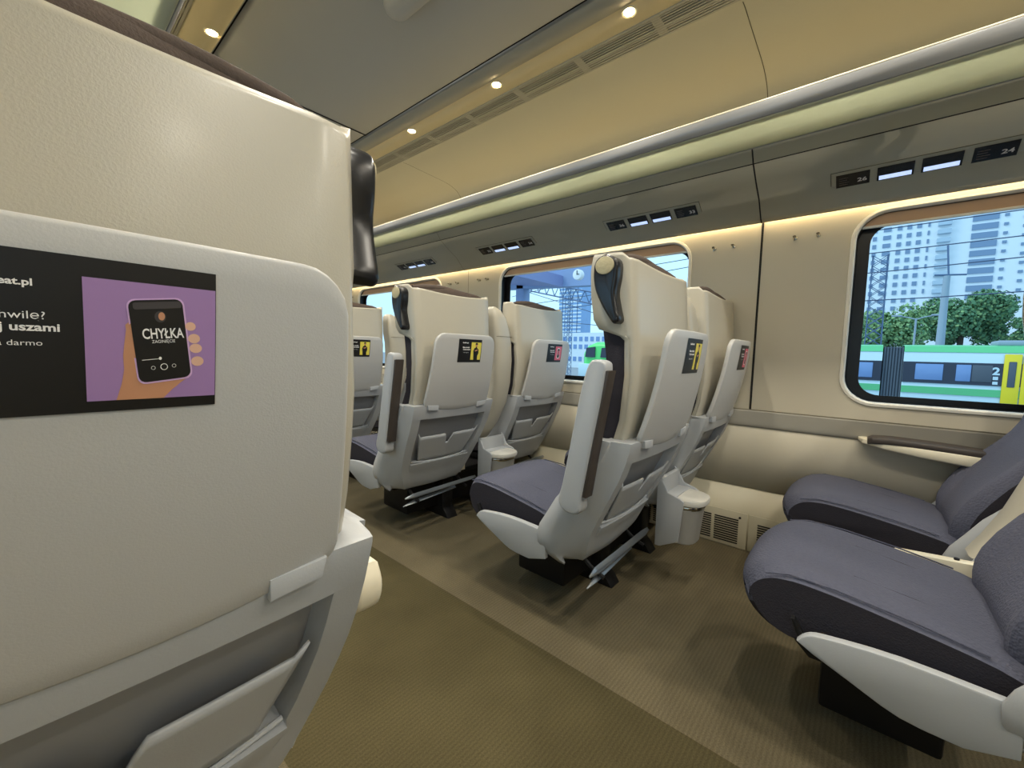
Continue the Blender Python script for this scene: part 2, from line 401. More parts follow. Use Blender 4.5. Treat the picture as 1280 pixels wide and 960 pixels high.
    # outer skin so nothing leaks
    # wall joints
    for k, y in enumerate(joints[:]):
        mb = MB(); wd = .005 if k == 1 else .0018
        full = mirror([(WX + .0045, .345), (WX + .0065, .645), (WX + .003, .6515), (WX - .002, .6555), (WX - .0035, .668), (WX - .003, .70), (WX - .0015, .735), (WX - .0015, 1.70)], s)
        mb.grid([[(x - s * .001, y - wd, z) for x, z in full], [(x - s * .001, y + wd, z) for x, z in full]], 'dark' if k == 1 else 'groove', smooth=False)
        fb = mirror([(x - .001, z - .001) for x, z in BULK], s)
        wd2 = .0030 if k == 1 else .0014
        mb.grid([[(x, y - wd2, z) for x, z in fb[:-1]], [(x, y + wd2, z) for x, z in fb[:-1]]], 'dark' if k == 1 else 'groove', smooth=False)
        fp = mirror([(x - .0012, z - .0012) for x, z in PANEL[2:]], s)
        mb.grid([[(x, y - .0016, z) for x, z in fp], [(x, y + .0016, z) for x, z in fp]], 'groove', smooth=False)
        struct(mb.build('trim_%d' % (3 + k)))
    # heater housing along the wall foot
    for k in range(len(joints) - 1):
        pass
    mb = MB(); prof = mirror([(2.46, .345), (WX + .008, .343), (2.388, .205), (2.385, .198), (2.385, 0)], s)
    sweep(mb, prof, 'heater', smooth=False); 
    ho = mb.build('heater_housing', solid=.004)
    hk = tag(ho, 'cream heater housing with sloping lit top along the wall foot ' + ('beside the paired seats' if s > 0 else 'beside the single seats'), 'heater')
    if s > 0:
        Yc = .403
        k = -3
        while Yc + k * .335 < 5.4:
            a = Yc + k * .335
            g = empty('heater_grille', (2.385, a + .1675, .1), '', 'heater grille', 'slotted heater grilles along the wall foot')
            g['label'] = 'slotted metal heater grille in the row along the wall foot'
            if k == 0: g['label'] = 'slotted heater grille on the floor just behind the near waste bin'
            if k == -1: g['label'] = 'slotted heater grille on the floor beside the empty seat cushion front'
            mb = MB(); mb.box((-.004, -.164, -.095), (.0, .164, .095), 'heater', .001); mb.build('cover', g)
            mb = MB()
            for half in (-1, 1):
                c0 = half * .066
                for j in range(11):
                    z = .052 - j * .0125
                    mb.box((-.0055, c0 - .058, z - .0034), (-.003, c0 + .058, z + .0034), 'slot')
            mb.build('slot_field', g)
            mb = MB(); mb.tube([(-.007, -.13, .068), (-.003, -.13, .068)], .006, 'slot', 10); mb.build('lock', g)
            k += 1

# end walls of the saloon
for nm, y in (('wall_far', Y1), ('wall_back', Y0)):
    mb = MB(); mb.box((LX - .1, y - .02, 0), (WX + .1, y + .02, 2.4), 'wall'); struct(mb.build(nm))
mb = MB(); mb.box((.68, Y1 - .05, 0.02), (1.40, Y1 - .021, 2.05), 'panel', .01); mb.box((.80, Y1 - .055, .9), (1.28, Y1 - .049, 1.9), 'rubber', .002); struct(mb.build('door_1'))

# coat hooks
hp = None
def hook(y):
    global hp
    g = empty('coat_hook', (WX, y, 1.58), 'small round chrome coat hook on the wall between the windows', 'coat hook', 'coat hooks on the window wall')
    mb = MB(); mb.tube([(0, 0, 0), (-.006, 0, 0)], .009, 'chrome', 12); mb.build('base', g)
    mb = MB(); mb.tube([(-.004, 0, 0), (-.028, 0, -.002), (-.034, 0, .002)], [.004, .0045, .0075], 'chrome', 10); mb.tube([(-.012, 0, 0), (-.016, 0, -.012), (-.024, 0, -.014)], .003, 'chrome', 6); mb.build('knob', g)
    return g
h0 = hook(.653)
for n in range(0, 3):
    for q, y in enumerate((.653, .56, .295, .205)):
        if n == 0 and q == 0: continue
        copy_tree(h0, (WX, y + n * JP, 1.58), h0['label'])
HL = {0: ['coat hook left of the black wall joint, farther one', 'coat hook left of the black wall joint, nearer one', 'coat hook right of the black wall joint, farther one', 'coat hook right of the black wall joint, nearest of all']}
hs = sorted([o for o in D.objects if o.name.startswith('coat_hook')], key=lambda o: o.location.y)
lab = ['chrome coat hook nearest the big window with the tower', 'chrome coat hook just right of the black wall joint', 'chrome coat hook just left of the black wall joint', 'chrome coat hook closest to the window behind the nearest paired seats',
       'chrome coat hook just left of the window with the canopy view', 'second chrome coat hook left of the window with the canopy view', 'third chrome coat hook left of the window with the canopy view', 'fourth chrome coat hook left of the window with the canopy view',
       'tiny coat hook on the farthest wall strip', 'tiny coat hook on the farthest wall strip', 'tiny coat hook on the farthest wall strip', 'tiny coat hook on the farthest wall strip']
for o, l in zip(hs, lab): o['label'] = l
for o in hs: o['group'] = 'chrome coat hooks in pairs on the window wall'

# seat number displays on the bulkhead
def display(y, nums, label):
    # local frame: u along -y (to the right in view), v up the sloping panel
    a = Vector((2.19, 0, 1.80)); b = Vector((2.275, 0, 1.752)); vdir = (a - b).normalized()
    n = Vector((vdir.z, 0, -vdir.x)); n = -n if n.x > 0 else n
    org = Vector((2.262, y, 1.7593)) + n * .001
    g = empty('seat_number_display', org, label, 'seat display', 'seat number displays above the windows')
    def T(u, v, h=0): return -Vector((0, 1, 0)) * u + vdir * v + n * h
    H = .032
    mb = MB()
    def plate(mb, u0, u1, v0, v1, h0, h1, m):
        t = bmesh.new(); vs = [t.verts.new(T(u, v, h)) for h in (h0, h1) for u, v in ((u0, v0), (u1, v0), (u1, v1), (u0, v1))]
        for q in ((0, 1, 2, 3), (4, 5, 6, 7), (0, 1, 5, 4), (1, 2, 6, 5), (2, 3, 7, 6), (3, 0, 4, 7)): t.faces.new([vs[i] for i in q])
        bmesh.ops.recalc_face_normals(t, faces=t.faces[:]); mb.add(t, mb.mi(m))
    plate(mb, -.010, .524, -.046, .046, -.003, .0015, 'panel'); mb.build('housing', g)
    mb = MB()
    for u0, u1, v0, v1 in ((-.0105, .5245, .0455, .0475), (-.0105, .5245, -.0475, -.0455), (-.0125, -.0105, -.0475, .0475), (.5245, .5265, -.0475, .0475)): plate(mb, u0, u1, v0, v1, -.002, .0005, 'groove')
    mb.build('housing_edge', g)
    for i, u in enumerate((.006, .137, .266, .398)):
        sc = MB(); plate(sc, u, u + .108, -H, H, 0, .004, 'screen'); so = sc.build('screen', g)
        mb = MB()
        if i in (1, 2):
            plate(mb, u + .006, u + .102, -H + .004, -H + .024, .004, .0048, 'screen_lit'); mb.build('lit_strip', so)
        else:
            mb.mesh(text_mesh(nums[0 if i == 0 else 1], .026, 'RIGHT', .0006, sx=1.2), 'digits', lambda c: T(u + .100 + c.x, -.014 + c.y, .0048))
            for r in range(4):
                plate(mb, u + .010, u + .010 + (.030, .026, .033, .028)[r], .013 - r * .011, .0165 - r * .011, .004, .0047, 'dimtext')
            mb.build('lettering', so)
    return g
display(.152, ('26', '24'), 'seat number display showing 26 and 24 above the big window')
display(.152 + P, ('36', '33'), 'seat number display above the nearest raised armrest seats, second from the right')
display(.152 + 2 * P, ('32', '34'), 'small four screen seat display third along the bulkhead')
display(.152 + 3 * P, ('42', '44'), 'tiny four screen seat display fourth along the bulkhead')
display(.152 + 4 * P, ('46', '43'), 'farthest tiny seat display, just beside the dark grab handle')

# round downlights
def downlight(x, y, lab, grp):
    g = empty('ceiling_lamp', (x, y, ZC - .003), lab, 'lamp', grp)
    mb = MB(); rows = []
    for r, z in ((.020, .004), (.021, -.002), (.027, -.004), (.030, -.001), (.030, .004)):
        rows.append([(r * math.cos(t * math.pi / 12), r * math.sin(t * math.pi / 12), z) for t in range(24)])
    mb.grid(rows, 'ledge', close=True); mb.build('bezel', g)
    mb = MB(); mb.ngon([(.020 * math.cos(t * math.pi / 12), .020 * math.sin(t * math.pi / 12), -.001) for t in range(24)], 'lamp'); mb.build('lens', g, recalc=False, flip=True)
    ld = D.lights.new('downlight', 'SPOT'); ld.energy = LAMP_W * 6; ld.color = (1, .93, .80); ld.spot_size = math.radians(165); ld.spot_blend = .8; ld.shadow_soft_size = .03
    lo = D.objects.new('downlight_glow', ld); COL.objects.link(lo); lo.parent = g; lo.location = (0, 0, -.02)
    return g
ys = [.775 + .69 * k for k in range(-4, 9)]
for s in (1, -1):
    x = 1.54 if s > 0 else .552
    for k, y in enumerate(ys):
        yy = y if s > 0 else y + .02 * 0 + (2.178 - (.775 + 1.38))
        if s > 0:
            l = {4: 'nearest glowing round downlight in the strip above the paired seats', 5: 'second glowing round downlight from the right above the aisle', 6: 'third and farthest clear round downlight beside the slotted vent'}.get(k, 'round warm downlight farther along the strip over the paired seats')
        else:
            l = 'round warm downlight above the single seat in front' if k == 6 else 'round warm downlight in the strip over the single seats'
        downlight(x, yy, l, 'round ceiling downlights')

# ceiling pod
mb = MB(); prof = rrect(-.05, -.2, .05, .2, .045, 6)
rows = []
for ins, z in ((.0, 0), (.0, -.022), (.006, -.040), (.020, -.050), (.04, -.053)):
    rows.append([(p[0] * (1 - ins / .05), p[1] * (1 - ins / .2), z) for p in prof])
g = empty('ceiling_speaker', (.955, 1.28, ZC), 'brownish rounded box hanging from the centre of the ceiling', 'ceiling box')
mb.grid(rows, 'ceil', close=True); mb.build('housing', g)
mb = MB()
for ins, z in ((0, -.053),): mb.ngon([(p[0] * .2, p[1] * .8, z) for p in prof], 'ceil')
mb.build('cover', g)

# bag on the rack
mb = MB()
rows = []
for k, (z, a, b) in enumerate(((0, .17, .12), (.03, .18, .13), (.10, .17, .12), (.18, .14, .09), (.24, .10, .05), (.26, .06, .02))):
    rows.append([(b * math.cos(t * math.pi / 10) * (1 + .08 * math.sin(3 * t)), a * math.sin(t * math.pi / 10) * (1 + .05 * math.cos(5 * t + k)), z) for t in range(20)])
g = empty('travel_bag', (1.97, 3.55, 1.928), 'tan soft bag lying on the luggage rack at the far end', 'bag')
mb.grid(rows, 'bag', close=True); mb.ngon(rows[-1], 'bag'); mb.ngon(rows[0][::-1], 'bag'); mb.build('body', g, subsurf=1)
mb = MB(); mb.tube([(-.03, .06, .24), (-.05, .04, .29), (-.05, -.02, .30), (-.03, -.05, .25)], .008, 'pad', 8); mb.build('handle', g)

# ------------------------------------------------------------------ seats
YR = .70      # local y origin of a seat inside its row (row B: world y)
def yb_low(z): return interp([(.27, .715), (.30, .694), (.324, .681), (.36, .668), (.407, .650), (.476, .616), (.557, .575), (.625, .544), (.674, .527), (.72, .514), (.735, .511)], z)
def yf_low(z): return interp([(.27, .74), (.285, .77), (.308, .800), (.33, .822), (.36, .835), (.40, .828), (.46, .79), (.52, .755), (.60, .69), (.68, .63), (.74, .60)], z)
def xe_low(z): return interp([(.26, .165), (.29, .182), (.324, .203), (.36, .219), (.407, .235), (.476, .249), (.557, .258), (.72, .263), (.735, .264)], z)
def yb_head(z): return interp([(.66, .585), (.72, .556), (.82, .530), (.94, .522), (1.10, .533), (1.2, .541), (1.29, .549)], z)
def wing_y(z): return interp([(.66, .60), (.80, .56), (.94, .548), (1.045, .552), (1.058, .565), (1.07, .60), (1.08, .632), (1.108, .648), (1.18, .659), (1.244, .662), (1.27, .658), (1.285, .65), (1.30, .62)], z)
def plate_y(x, z):
    t = (z - .72) / (1.083 - .72)
    return .512 + (.438 - .512) * t - .022 * 4 * t * (1 - t) * .55 - .014 * (1 - (x / .21) ** 2)

def poster(parent, kind, s, ox=0.0):
    X0, X1, Z0, Z1 = -.067 + ox, .091 + ox, .947, 1.060
    mb = MB()
    def patch(x0, x1, z0, z1, m, h, n=8):
        rows = []
        for i in range(n + 1):
            z = z0 + (z1 - z0) * i / n
            rows.append([(x0 + (x1 - x0) * j / n, plate_y(x0 + (x1 - x0) * j / n, z) - YR - .0012 - h, z) for j in range(n + 1)])
        mb.grid(rows, m, smooth=False)
    def place(me, x, z, m, h):
        mb.mesh(me, m, lambda c: (x + c.x, plate_y(x + c.x, z + c.y) - YR - .0012 - h, z + c.y))
    patch(X0, X1, Z0, Z1, 'pblack', 0)
    if kind == 'purple':
        a, b, c_, d = X0 + .078, X1 - .0005, Z0 + .0085, Z1 - .014
        patch(a, b, c_, d, 'ppurple', .0004)
        W_, H_ = b - a, d - c_
        def Q(p): return (a + p[0] * W_, c_ + (1 - p[1]) * H_)
        def shape(pts, m, h): place(curve_mesh([[Q(p) for p in pts]]), 0, 0, m, h)
        # hand (flat print): wrist, palm, thumb up the near side, four fingertips at the other
        shape([(.20, 1.0), (.24, .86), (.26, .74), (.255, .62), (.265, .52), (.28, .40), (.275, .36), (.30, .335), (.325, .355), (.345, .45), (.36, .60), (.50, .80), (.78, .80), (.70, .86), (.62, .93), (.555, 1.0)], 'pskin', .0006)
        for i, (u, v, ru, rv) in enumerate(((.78, .345, .045, .040), (.81, .455, .052, .044), (.825, .545, .055, .044), (.84, .665, .055, .046))):
            shape([(u + ru * math.cos(t * math.pi / 8), v + rv * math.sin(t * math.pi / 8)) for t in range(16)], 'pskin2', .0006)
        def rot_rr(u0, v0, u1, v1, r):
            out = []
            for p in rrect(u0, v0, u1, v1, r, 4):
                cu, cv = .55, .5; th = math.radians(-7); du, dv = p[0] - cu, p[1] - cv
                out.append((cu + du * math.cos(th) - dv * math.sin(th) * .9, cv + du * math.sin(th) + dv * math.cos(th)))
            return out
        shape(rot_rr(.320, .115, .765, .850, .065), 'pgrey', .0008)
        shape(rot_rr(.332, .127, .750, .835, .058), 'pblack', .0010)
        shape(rot_rr(.365, .145, .740, .205, .02), 'pdgrey', .0012)
        shape([(.535 + .045 * math.cos(t * math.pi / 8), .275 + .05 * math.sin(t * math.pi / 8)) for t in range(16)], 'pdgrey', .0012)
        shape([(.545 + .026 * math.cos(t * math.pi / 8), .27 + .035 * math.sin(t * math.pi / 8)) for t in range(16)], 'pskin', .0013)
        def words(t, u, v, size, m='pwhite', bold=0, sx=1., rot=0):
            me = text_mesh(t, size, 'CENTER', bold, sx=sx)
            for q in me.vertices:
                x_, y_ = q.co.x, q.co.y; q.co.x = x_ * math.cos(rot) - y_ * math.sin(rot); q.co.y = x_ * math.sin(rot) + y_ * math.cos(rot)
            qx, qz = Q((u, v)); place(me, qx, qz, m, .0014)
        words('CHYŁKA', .560, .460, .0112, bold=.0002, sx=.60, rot=math.radians(5))
        words('ZAGINIĘCIE', .560, .500, .0034, sx=.8, rot=math.radians(5))
        for u, rr_ in ((.475, .017), (.56, .030), (.64, .017)):
            shape([(u + rr_ * math.cos(t * math.pi / 8), .715 - (u - .56) * .12 + rr_ * 1.0 * math.sin(t * math.pi / 8)) for t in range(16)], 'pwhite', .0012)
            shape([(u + rr_ * .8 * math.cos(t * math.pi / 8), .715 - (u - .56) * .12 + rr_ * .8 * math.sin(t * math.pi / 8)) for t in range(16)], 'pblack', .0013)
        shape([(.39, .655), (.53, .640), (.53, .645), (.39, .660)], 'pwhite', .0012)
        shape([(.53 + .012 * math.cos(t * math.pi / 6), .640 + .014 * math.sin(t * math.pi / 6)) for t in range(12)], 'pwhite', .0013)
        def line(t, xr, z, size, bold=0, sx=1): place(text_mesh(t, size, 'RIGHT', bold, sx=sx), xr, z, 'pwhite', .0008)
        xr = a - .0100
        line('BookBeat.pl', xr - .0130, Z1 - .0235, .0064, .00018, 1.1)
        line('Masz chwilę?', xr - .0080, Z1 - .0455, .0074, 0, 1.1)
        line('Czytaj uszami', xr - .0015, Z1 - .0535, .0076, .0002, 1.12)
        line('Testuj za darmo', xr - .0100, Z1 - .0635, .0053, 0, 1.15)
    else:
        a, b, c_, d = X0 + .083, X1 - .004, Z0 + .012, Z1 - .014
        patch(a, b, c_, d, 'pyellow' if kind == 'yellow' else 'ppink', .0004)
        W_, H_ = b - a, d - c_
        def Q(p): return (a + p[0] * W_, c_ + (1 - p[1]) * H_)
        def shape(pts, m, h): place(curve_mesh([[Q(p) for p in pts]]), 0, 0, m, h)
        if kind == 'yellow':   # a printed figure in dark clothes leaning on one arm
            shape([(.30, 1), (.27, .75), (.22, .50), (.30, .34), (.42, .30), (.44, .24), (.56, .24), (.58, .32), (.74, .40), (.76, .62), (.66, .78), (.68, 1)], 'pblack', .0006)
            shape([(.50 + .10 * math.cos(t * math.pi / 8), .17 + .10 * math.sin(t * math.pi / 8)) for t in range(16)], 'pskin', .0008)
            shape([(.38, .16), (.40, .04), (.56, .02), (.63, .10), (.60, .13), (.44, .12)], 'pblack', .0010)
            shape([(.34, .46), (.62, .40), (.64, .46), (.40, .52)], 'pskin', .0010)
        else:
            shape(rrect(.28, .12, .72, .88, .12, 4), 'pwhite', .0006)
            shape(rrect(.33, .17, .67, .83, .10, 4), 'pblack', .0008)
            shape(rrect(.40, .30, .60, .60, .05, 3), 'ppink', .0010)
        place(text_mesh('BookBeat.pl', .0075, 'RIGHT', .0004), a - .022, Z1 - .020, 'pwhite', .0008)
        place(text_mesh('Masz chwilę?', .0085, 'RIGHT', .0004), a - .012, Z1 - .043, 'pwhite', .0008)
        place(text_mesh('Czytaj uszami', .0085, 'RIGHT', .0004), a - .008, Z1 - .053, 'pwhite', .0008)
        place(text_mesh('Testuj za darmo', .0055, 'RIGHT', 0), a - .016, Z1 - .067, 'pwhite', .0008)
    o = mb.build('advert_sticker', parent, recalc=False)
    o['label'] = {'purple': 'black advert sticker with a purple picture of a hand holding a phone', 'yellow': 'black advert sticker with a yellow picture', 'pink': 'black advert sticker with a pink picture'}[kind]
    return o

def make_seat(cx, row_y, s, aisle, kind, label, grp, pox=0.0, down=False):
    """s = +1: aisle flank on the -x side; -1: mirrored"""
    g = empty('train_chair', (cx, YR + row_y, 0), label, 'seat', grp)
    yo = -YR
    # ---- backrest shell (with the head wings)
    levels = [.66, .72, .80, .88, .94, 1.0, 1.03, 1.045, 1.052, 1.058, 1.064, 1.07, 1.075, 1.08, 1.09, 1.108, 1.14, 1.18, 1.22, 1.244, 1.262, 1.274, 1.282]
    rows = []
    for z in levels:
        yb, wy = yb_head(z), wing_y(z)
        if not aisle: wy = yb + (wy - yb) * .78
        hw = interp([(.66, .235), (1.0, .243), (1.29, .247)], z)
        row = []
        fl = interp([(1.05, .006), (1.10, .024), (1.29, .026)], z) * (1 if aisle else .42)
        side = [(-(hw + fl), wy), (-(hw + fl * .9), wy - (wy - yb) * .35), (-(hw + fl * .5), yb + .02), (-(hw + .001), yb + .006), (-(hw - .004), yb + .001)]
        zz = z
        for x, y in side: row.append((x, y + yo, zz + (.022 * max(0, (z - 1.20) / .08) * (1 if y > yb + .01 else .3))))
        for k in range(1, 12):
            x = -(hw - .004) + 2 * (hw - .004) * k / 12
            row.append((x, yb + yo - .006 * math.sin(math.pi * k / 12), zz + (.010 - .012 * math.sin(math.pi * k / 12)) * max(0, (z - 1.20) / .08)))
        for x, y in side[::-1]: row.append((-x, y + yo, zz + (.022 * max(0, (z - 1.20) / .08) * (1 if y > yb + .01 else .3))))
        rows.append(row)
    mb = MB(); mb.grid(rows, 'shell')
    mb.build('back_shell', g, solid=.012, off=0, bevel=0)
    # ---- upholstered backrest
    fr = [(.42, .80), (.46, .805), (.51, .785), (.625, .722), (.72, .652), (.80, .603), (.90, .586), (1.0, .586), (1.10, .605), (1.2, .615), (1.27, .620), (1.295, .61), (1.304, .595)]
    rows = []
    for z, yf in fr:
        ybk = yb_head(max(z, .66)) + .012 if z > .66 else interp([(.42, .70), (.55, .64), (.66, .597)], z)
        if z > 1.28: ybk = yb_head(z) + (z - 1.27) * .7
        hw = interp([(.42, .205), (.55, .232), (.8, .236), (1.045, .243), (1.06, .232), (1.25, .230), (1.295, .215), (1.304, .19)], z)
        bump_z = .012 if z > 1.26 else 0
        ring = []
        n = 14
        for k in range(n + 1):
            t = -1 + 2 * k / n; x = hw * t
            bol = .030 * (abs(t) > .62) * min(1, (abs(t) - .62) / .12) * (1 if .5 < z < .7 else .45)
            y = yf + bol - .03 * max(0, abs(t) - .88) / .12
            ring.append((x, y + yo, z + bump_z * math.cos(t * 1.4)))
        for k in range(n, -1, -1):
            t = -1 + 2 * k / n; ring.append((hw * t, ybk + yo, z + bump_z * math.cos(t * 1.4)))
        rows.append(ring)
    mb = MB(); mb.grid(rows, 'headfab' if False else 'cushion', close=True)
    mb.ngon(rows[-1], 'headfab', True); mb.ngon(rows[0][::-1], 'cushside', True)
    # the fabric roll that shows above the shell and the dark fabric flank
    bm_ = mb.bm
    for f in bm_.faces:
        c = f.calc_center_median(); 
        if c.z > 1.25: f.material_index = mb.mi('headfab')
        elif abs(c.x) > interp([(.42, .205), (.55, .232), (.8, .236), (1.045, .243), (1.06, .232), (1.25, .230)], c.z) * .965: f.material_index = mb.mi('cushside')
    bo = mb.build('backrest', g, subsurf=1)
    # dark flank fabric below the wings
    mb = MB(); rows = []
    for sx in (-1, 1):
        mb = MB(); rows = []
        for z in (.62, .70, .80, .90, 1.0, 1.05, 1.085):
            hw = .240
            a = yb_head(max(z, .66)) + .012; b = interp([(.62, .70), (.8, .62), (.95, .612), (1.085, .635)], z) - (0 if aisle else .028)
            rows.append([(sx * (hw - .01), a + yo, z), (sx * (hw + .003), a + .006 + yo, z), (sx * (hw + .004), b - .02 + yo, z), (sx * (hw - .004), b + yo, z), (sx * (hw - .03), b + .01 + yo, z)])
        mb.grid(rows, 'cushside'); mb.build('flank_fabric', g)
    mb = MB()
    pts = []
    for k in range(13):
        t = k / 12; x = -.225 + .45 * t
        pts.append((x, .585 + yo - .004 * math.sin(t * 9), 1.291 + .020 * math.exp(-((t - (.38 if s > 0 else .62)) / .33) ** 2)))
    mb.tube(pts, [.010] + [.017] * 11 + [.010], 'headfab', 10); mb.build('headrest_roll', g)
    # ---- seat cushion
    mb = MB(); rows = []
    top = smoothed([(.76, .41), (.83, .440), (.95, .462), (1.08, .480), (1.17, .484), (1.235, .470), (1.278, .438), (1.292, .400), (1.275, .350), (1.22, .315), (1.14, .305), (1.0, .315), (.80, .33)], 3)
    n = 12
    for (y, z) in top:
        row = []
        hw = .236 - .03 * max(0, (y - 1.15) / .14) ** 2
        for k in range(n + 1):
            t = -1 + 2 * k / n
            e = max(0, abs(t) - .86) / .14
            front = max(0, (y - 1.12) / .17)
            yy = y - .035 * front * abs(t) ** 4
            zz = z + (-.020 * e * e if z > .39 else .02 * e * e)
            if z > .42: zz += -.008 * (1 - t * t) * (1 - front)
            row.append((hw * t, yy + yo, zz))
        rows.append(row)
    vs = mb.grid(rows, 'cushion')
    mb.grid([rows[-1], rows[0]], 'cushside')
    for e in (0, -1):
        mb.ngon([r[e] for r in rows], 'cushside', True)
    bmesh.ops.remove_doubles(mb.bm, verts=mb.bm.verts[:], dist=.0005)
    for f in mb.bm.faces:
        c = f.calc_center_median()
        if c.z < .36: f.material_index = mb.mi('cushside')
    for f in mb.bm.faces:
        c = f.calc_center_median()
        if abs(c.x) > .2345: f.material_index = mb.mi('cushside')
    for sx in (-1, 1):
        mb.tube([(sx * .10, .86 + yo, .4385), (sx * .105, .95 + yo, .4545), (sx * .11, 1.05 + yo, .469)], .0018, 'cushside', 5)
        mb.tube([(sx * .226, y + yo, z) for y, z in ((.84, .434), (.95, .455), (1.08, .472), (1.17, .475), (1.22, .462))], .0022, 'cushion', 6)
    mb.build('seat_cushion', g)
    # ---- lower shell: band, recess, ledge and rounded flanks in one moulding
    zs = [.735, .730, .700, .671, .669, .62, .57, .52, .47, .445, .438, .430, .420, .415, .38, .345, .320, .305, .292, .283, .279]
    rows = []
    for i, z in enumerate(zs):
        yb, yf, xe = yb_low(z), yf_low(z), xe_low(z)
        rec = .430 <= z <= .670
        led = -.010 if .415 <= z <= .425 else 0
        xr = xe - .045
        xf = interp([(.27, .235), (.30, .262), (.34, .280), (.45, .286), (.74, .286)], z); xf = xf if aisle else min(xf, .2525); xe = xe if aisle else min(xe, .250); xr = xe - .045; row = [(-xf, yf), (-xf, yf - (yf - yb) * .35), (-(xf * .6 + xe * .4), yb + .06), (-(xe + .004), yb + .016), (-xe, yb + .001), (-(xr + .003), yb)]
        dep = .042 if rec else led
        for k in range(0, 13):
            t = -1 + 2 * k / 12
            row.append((xr * t, yb - .008 * (1 - t * t) + dep))
        row += [(-x, y) for x, y in row[:6][::-1]]
        rows.append([(x, y + yo, z) for x, y in row])
    mb = MB()
    # top ledge: a lip running forward under the back shell
    r0 = [(p[0] * .99, min(p[1] + .075, .63 + yo), .738) for p in rows[0]]
    mb.grid([r0] + rows, 'shell2')
    b0 = rows[-1]; b1 = [(p[0] * .9, max(.69, p[1] + YR) + yo + .03, .272) for p in b0]
    mb.grid([b0, b1], 'shell2'); mb.ngon(b1, 'darkmetal')
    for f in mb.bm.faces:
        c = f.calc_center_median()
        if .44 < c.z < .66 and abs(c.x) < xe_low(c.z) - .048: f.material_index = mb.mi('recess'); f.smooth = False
        if abs(c.z - .67) < .002: f.smooth = False
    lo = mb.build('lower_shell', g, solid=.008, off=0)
    # pocket in the recess
    def pocket_y(x, z): return yb_low(z) - .008 * (1 - (x / .2) ** 2) + .004
    mb = MB(); loop = [(-.150, .436), (.150, .436), (.198, .585), (.190, .592), (.186, .572), (.022, .566), (.016, .530), (.004, .518), (-.010, .530), (-.020, .566), (-.186, .572), (-.190, .592), (-.198, .585)]
    t = bmesh.new(); nz = 8
    tops = []
    N = 40
    rowsb = []
    for k in range(N + 1):
        u = -1 + 2 * k / N
        # top outline height at this u
        ax = abs(u)
        zt = .572
        if ax > .955: zt = .592
        elif ax < .13: zt = .522 + (.048) * max(0, (ax - .05) / .08)
        zb_ = .436
        rowsb.append([((.150 + (.198 - .150) * (zb_ + (zt - zb_) * j / nz - .436) / .15) * u, pocket_y(.18 * u, zb_ + (zt - zb_) * j / nz) + yo, zb_ + (zt - zb_) * j / nz) for j in range(nz + 1)])
    mb.grid(rowsb, 'shell2'); t.free()
    mb.build('seat_pocket', g, solid=.006, off=0)
    # seam and hinges
    mb = MB(); sx = 1 if s > 0 else -1
    mb.tube([(.14, yb_low(.425) + yo - .005, .425), (.138, yb_low(.35) + yo - .004, .35), (.135, yb_low(.30) + yo - .003, .30)], .0018, 'groove', 5)
    rib = [(xx, yb_low(.425) - .008 * (1 - (xx / .2) ** 2) - .002 + yo, .423 + .008 * (xx / .15) ** 2) for xx in [(-.19 + .38 * k / 20) for k in range(21)]]
    mb.tube(rib, .0045, 'shell2', 8)
    mb.build('lower_ledge', g)
    for sx in (-1, 1):
        mb = MB(); mb.prism([(sx * .130, .708), (sx * .190, .714), (sx * .196, .738), (sx * .130, .734)], 1, .4965 + yo, .520 + yo, 'shell2', .002); mb.build('hinge', g)
    # ---- tray table folded up against the back
    out = []
    hwb, hwt = .214, .195
    def halfw(z): return hwb + (hwt - hwb) * (z - .72) / .363
    N = 28; rows = []
    for k in range(N + 1):
        u = -1 + 2 * k / N
        u = math.copysign(1 - (1 - abs(u)) ** 1.35, u)
        ax = abs(u) * .2
        rt = .05; rbm = .025
        zt = 1.083 - (rt - math.sqrt(max(0, rt * rt - max(0, ax - (.2 - rt)) ** 2)))
        zb_ = .706 + .022 * (u * u) + (rbm - math.sqrt(max(0, rbm * rbm - max(0, ax - (.2 - rbm)) ** 2)))
        rows.append([(halfw(zb_ + (zt - zb_) * j / 14) * u, plate_y(u * .2, zb_ + (zt - zb_) * j / 14) + yo, zb_ + (zt - zb_) * j / 14) for j in range(15)])
    mb = MB(); mb.grid(rows, 'tray')
    bmesh.ops.recalc_face_normals(mb.bm, faces=mb.bm.faces[:])
    if sum(f.normal.y for f in mb.bm.faces) > 0: bmesh.ops.reverse_faces(mb.bm, faces=mb.bm.faces[:])
    tr = mb.build('tray_table', g, solid=.018, recalc=False, bevel=.004)
    poster(tr, kind, s, pox)
    # ---- side plates beside the cushion
    pl = smoothed([(1.142, .346), (1.125, .366), (1.09, .377), (.965, .389), (.80, .384)], 3) + [(.80, .285)] + smoothed([(.87, .262), (.961, .267), (1.044, .300), (1.11, .328)], 3)
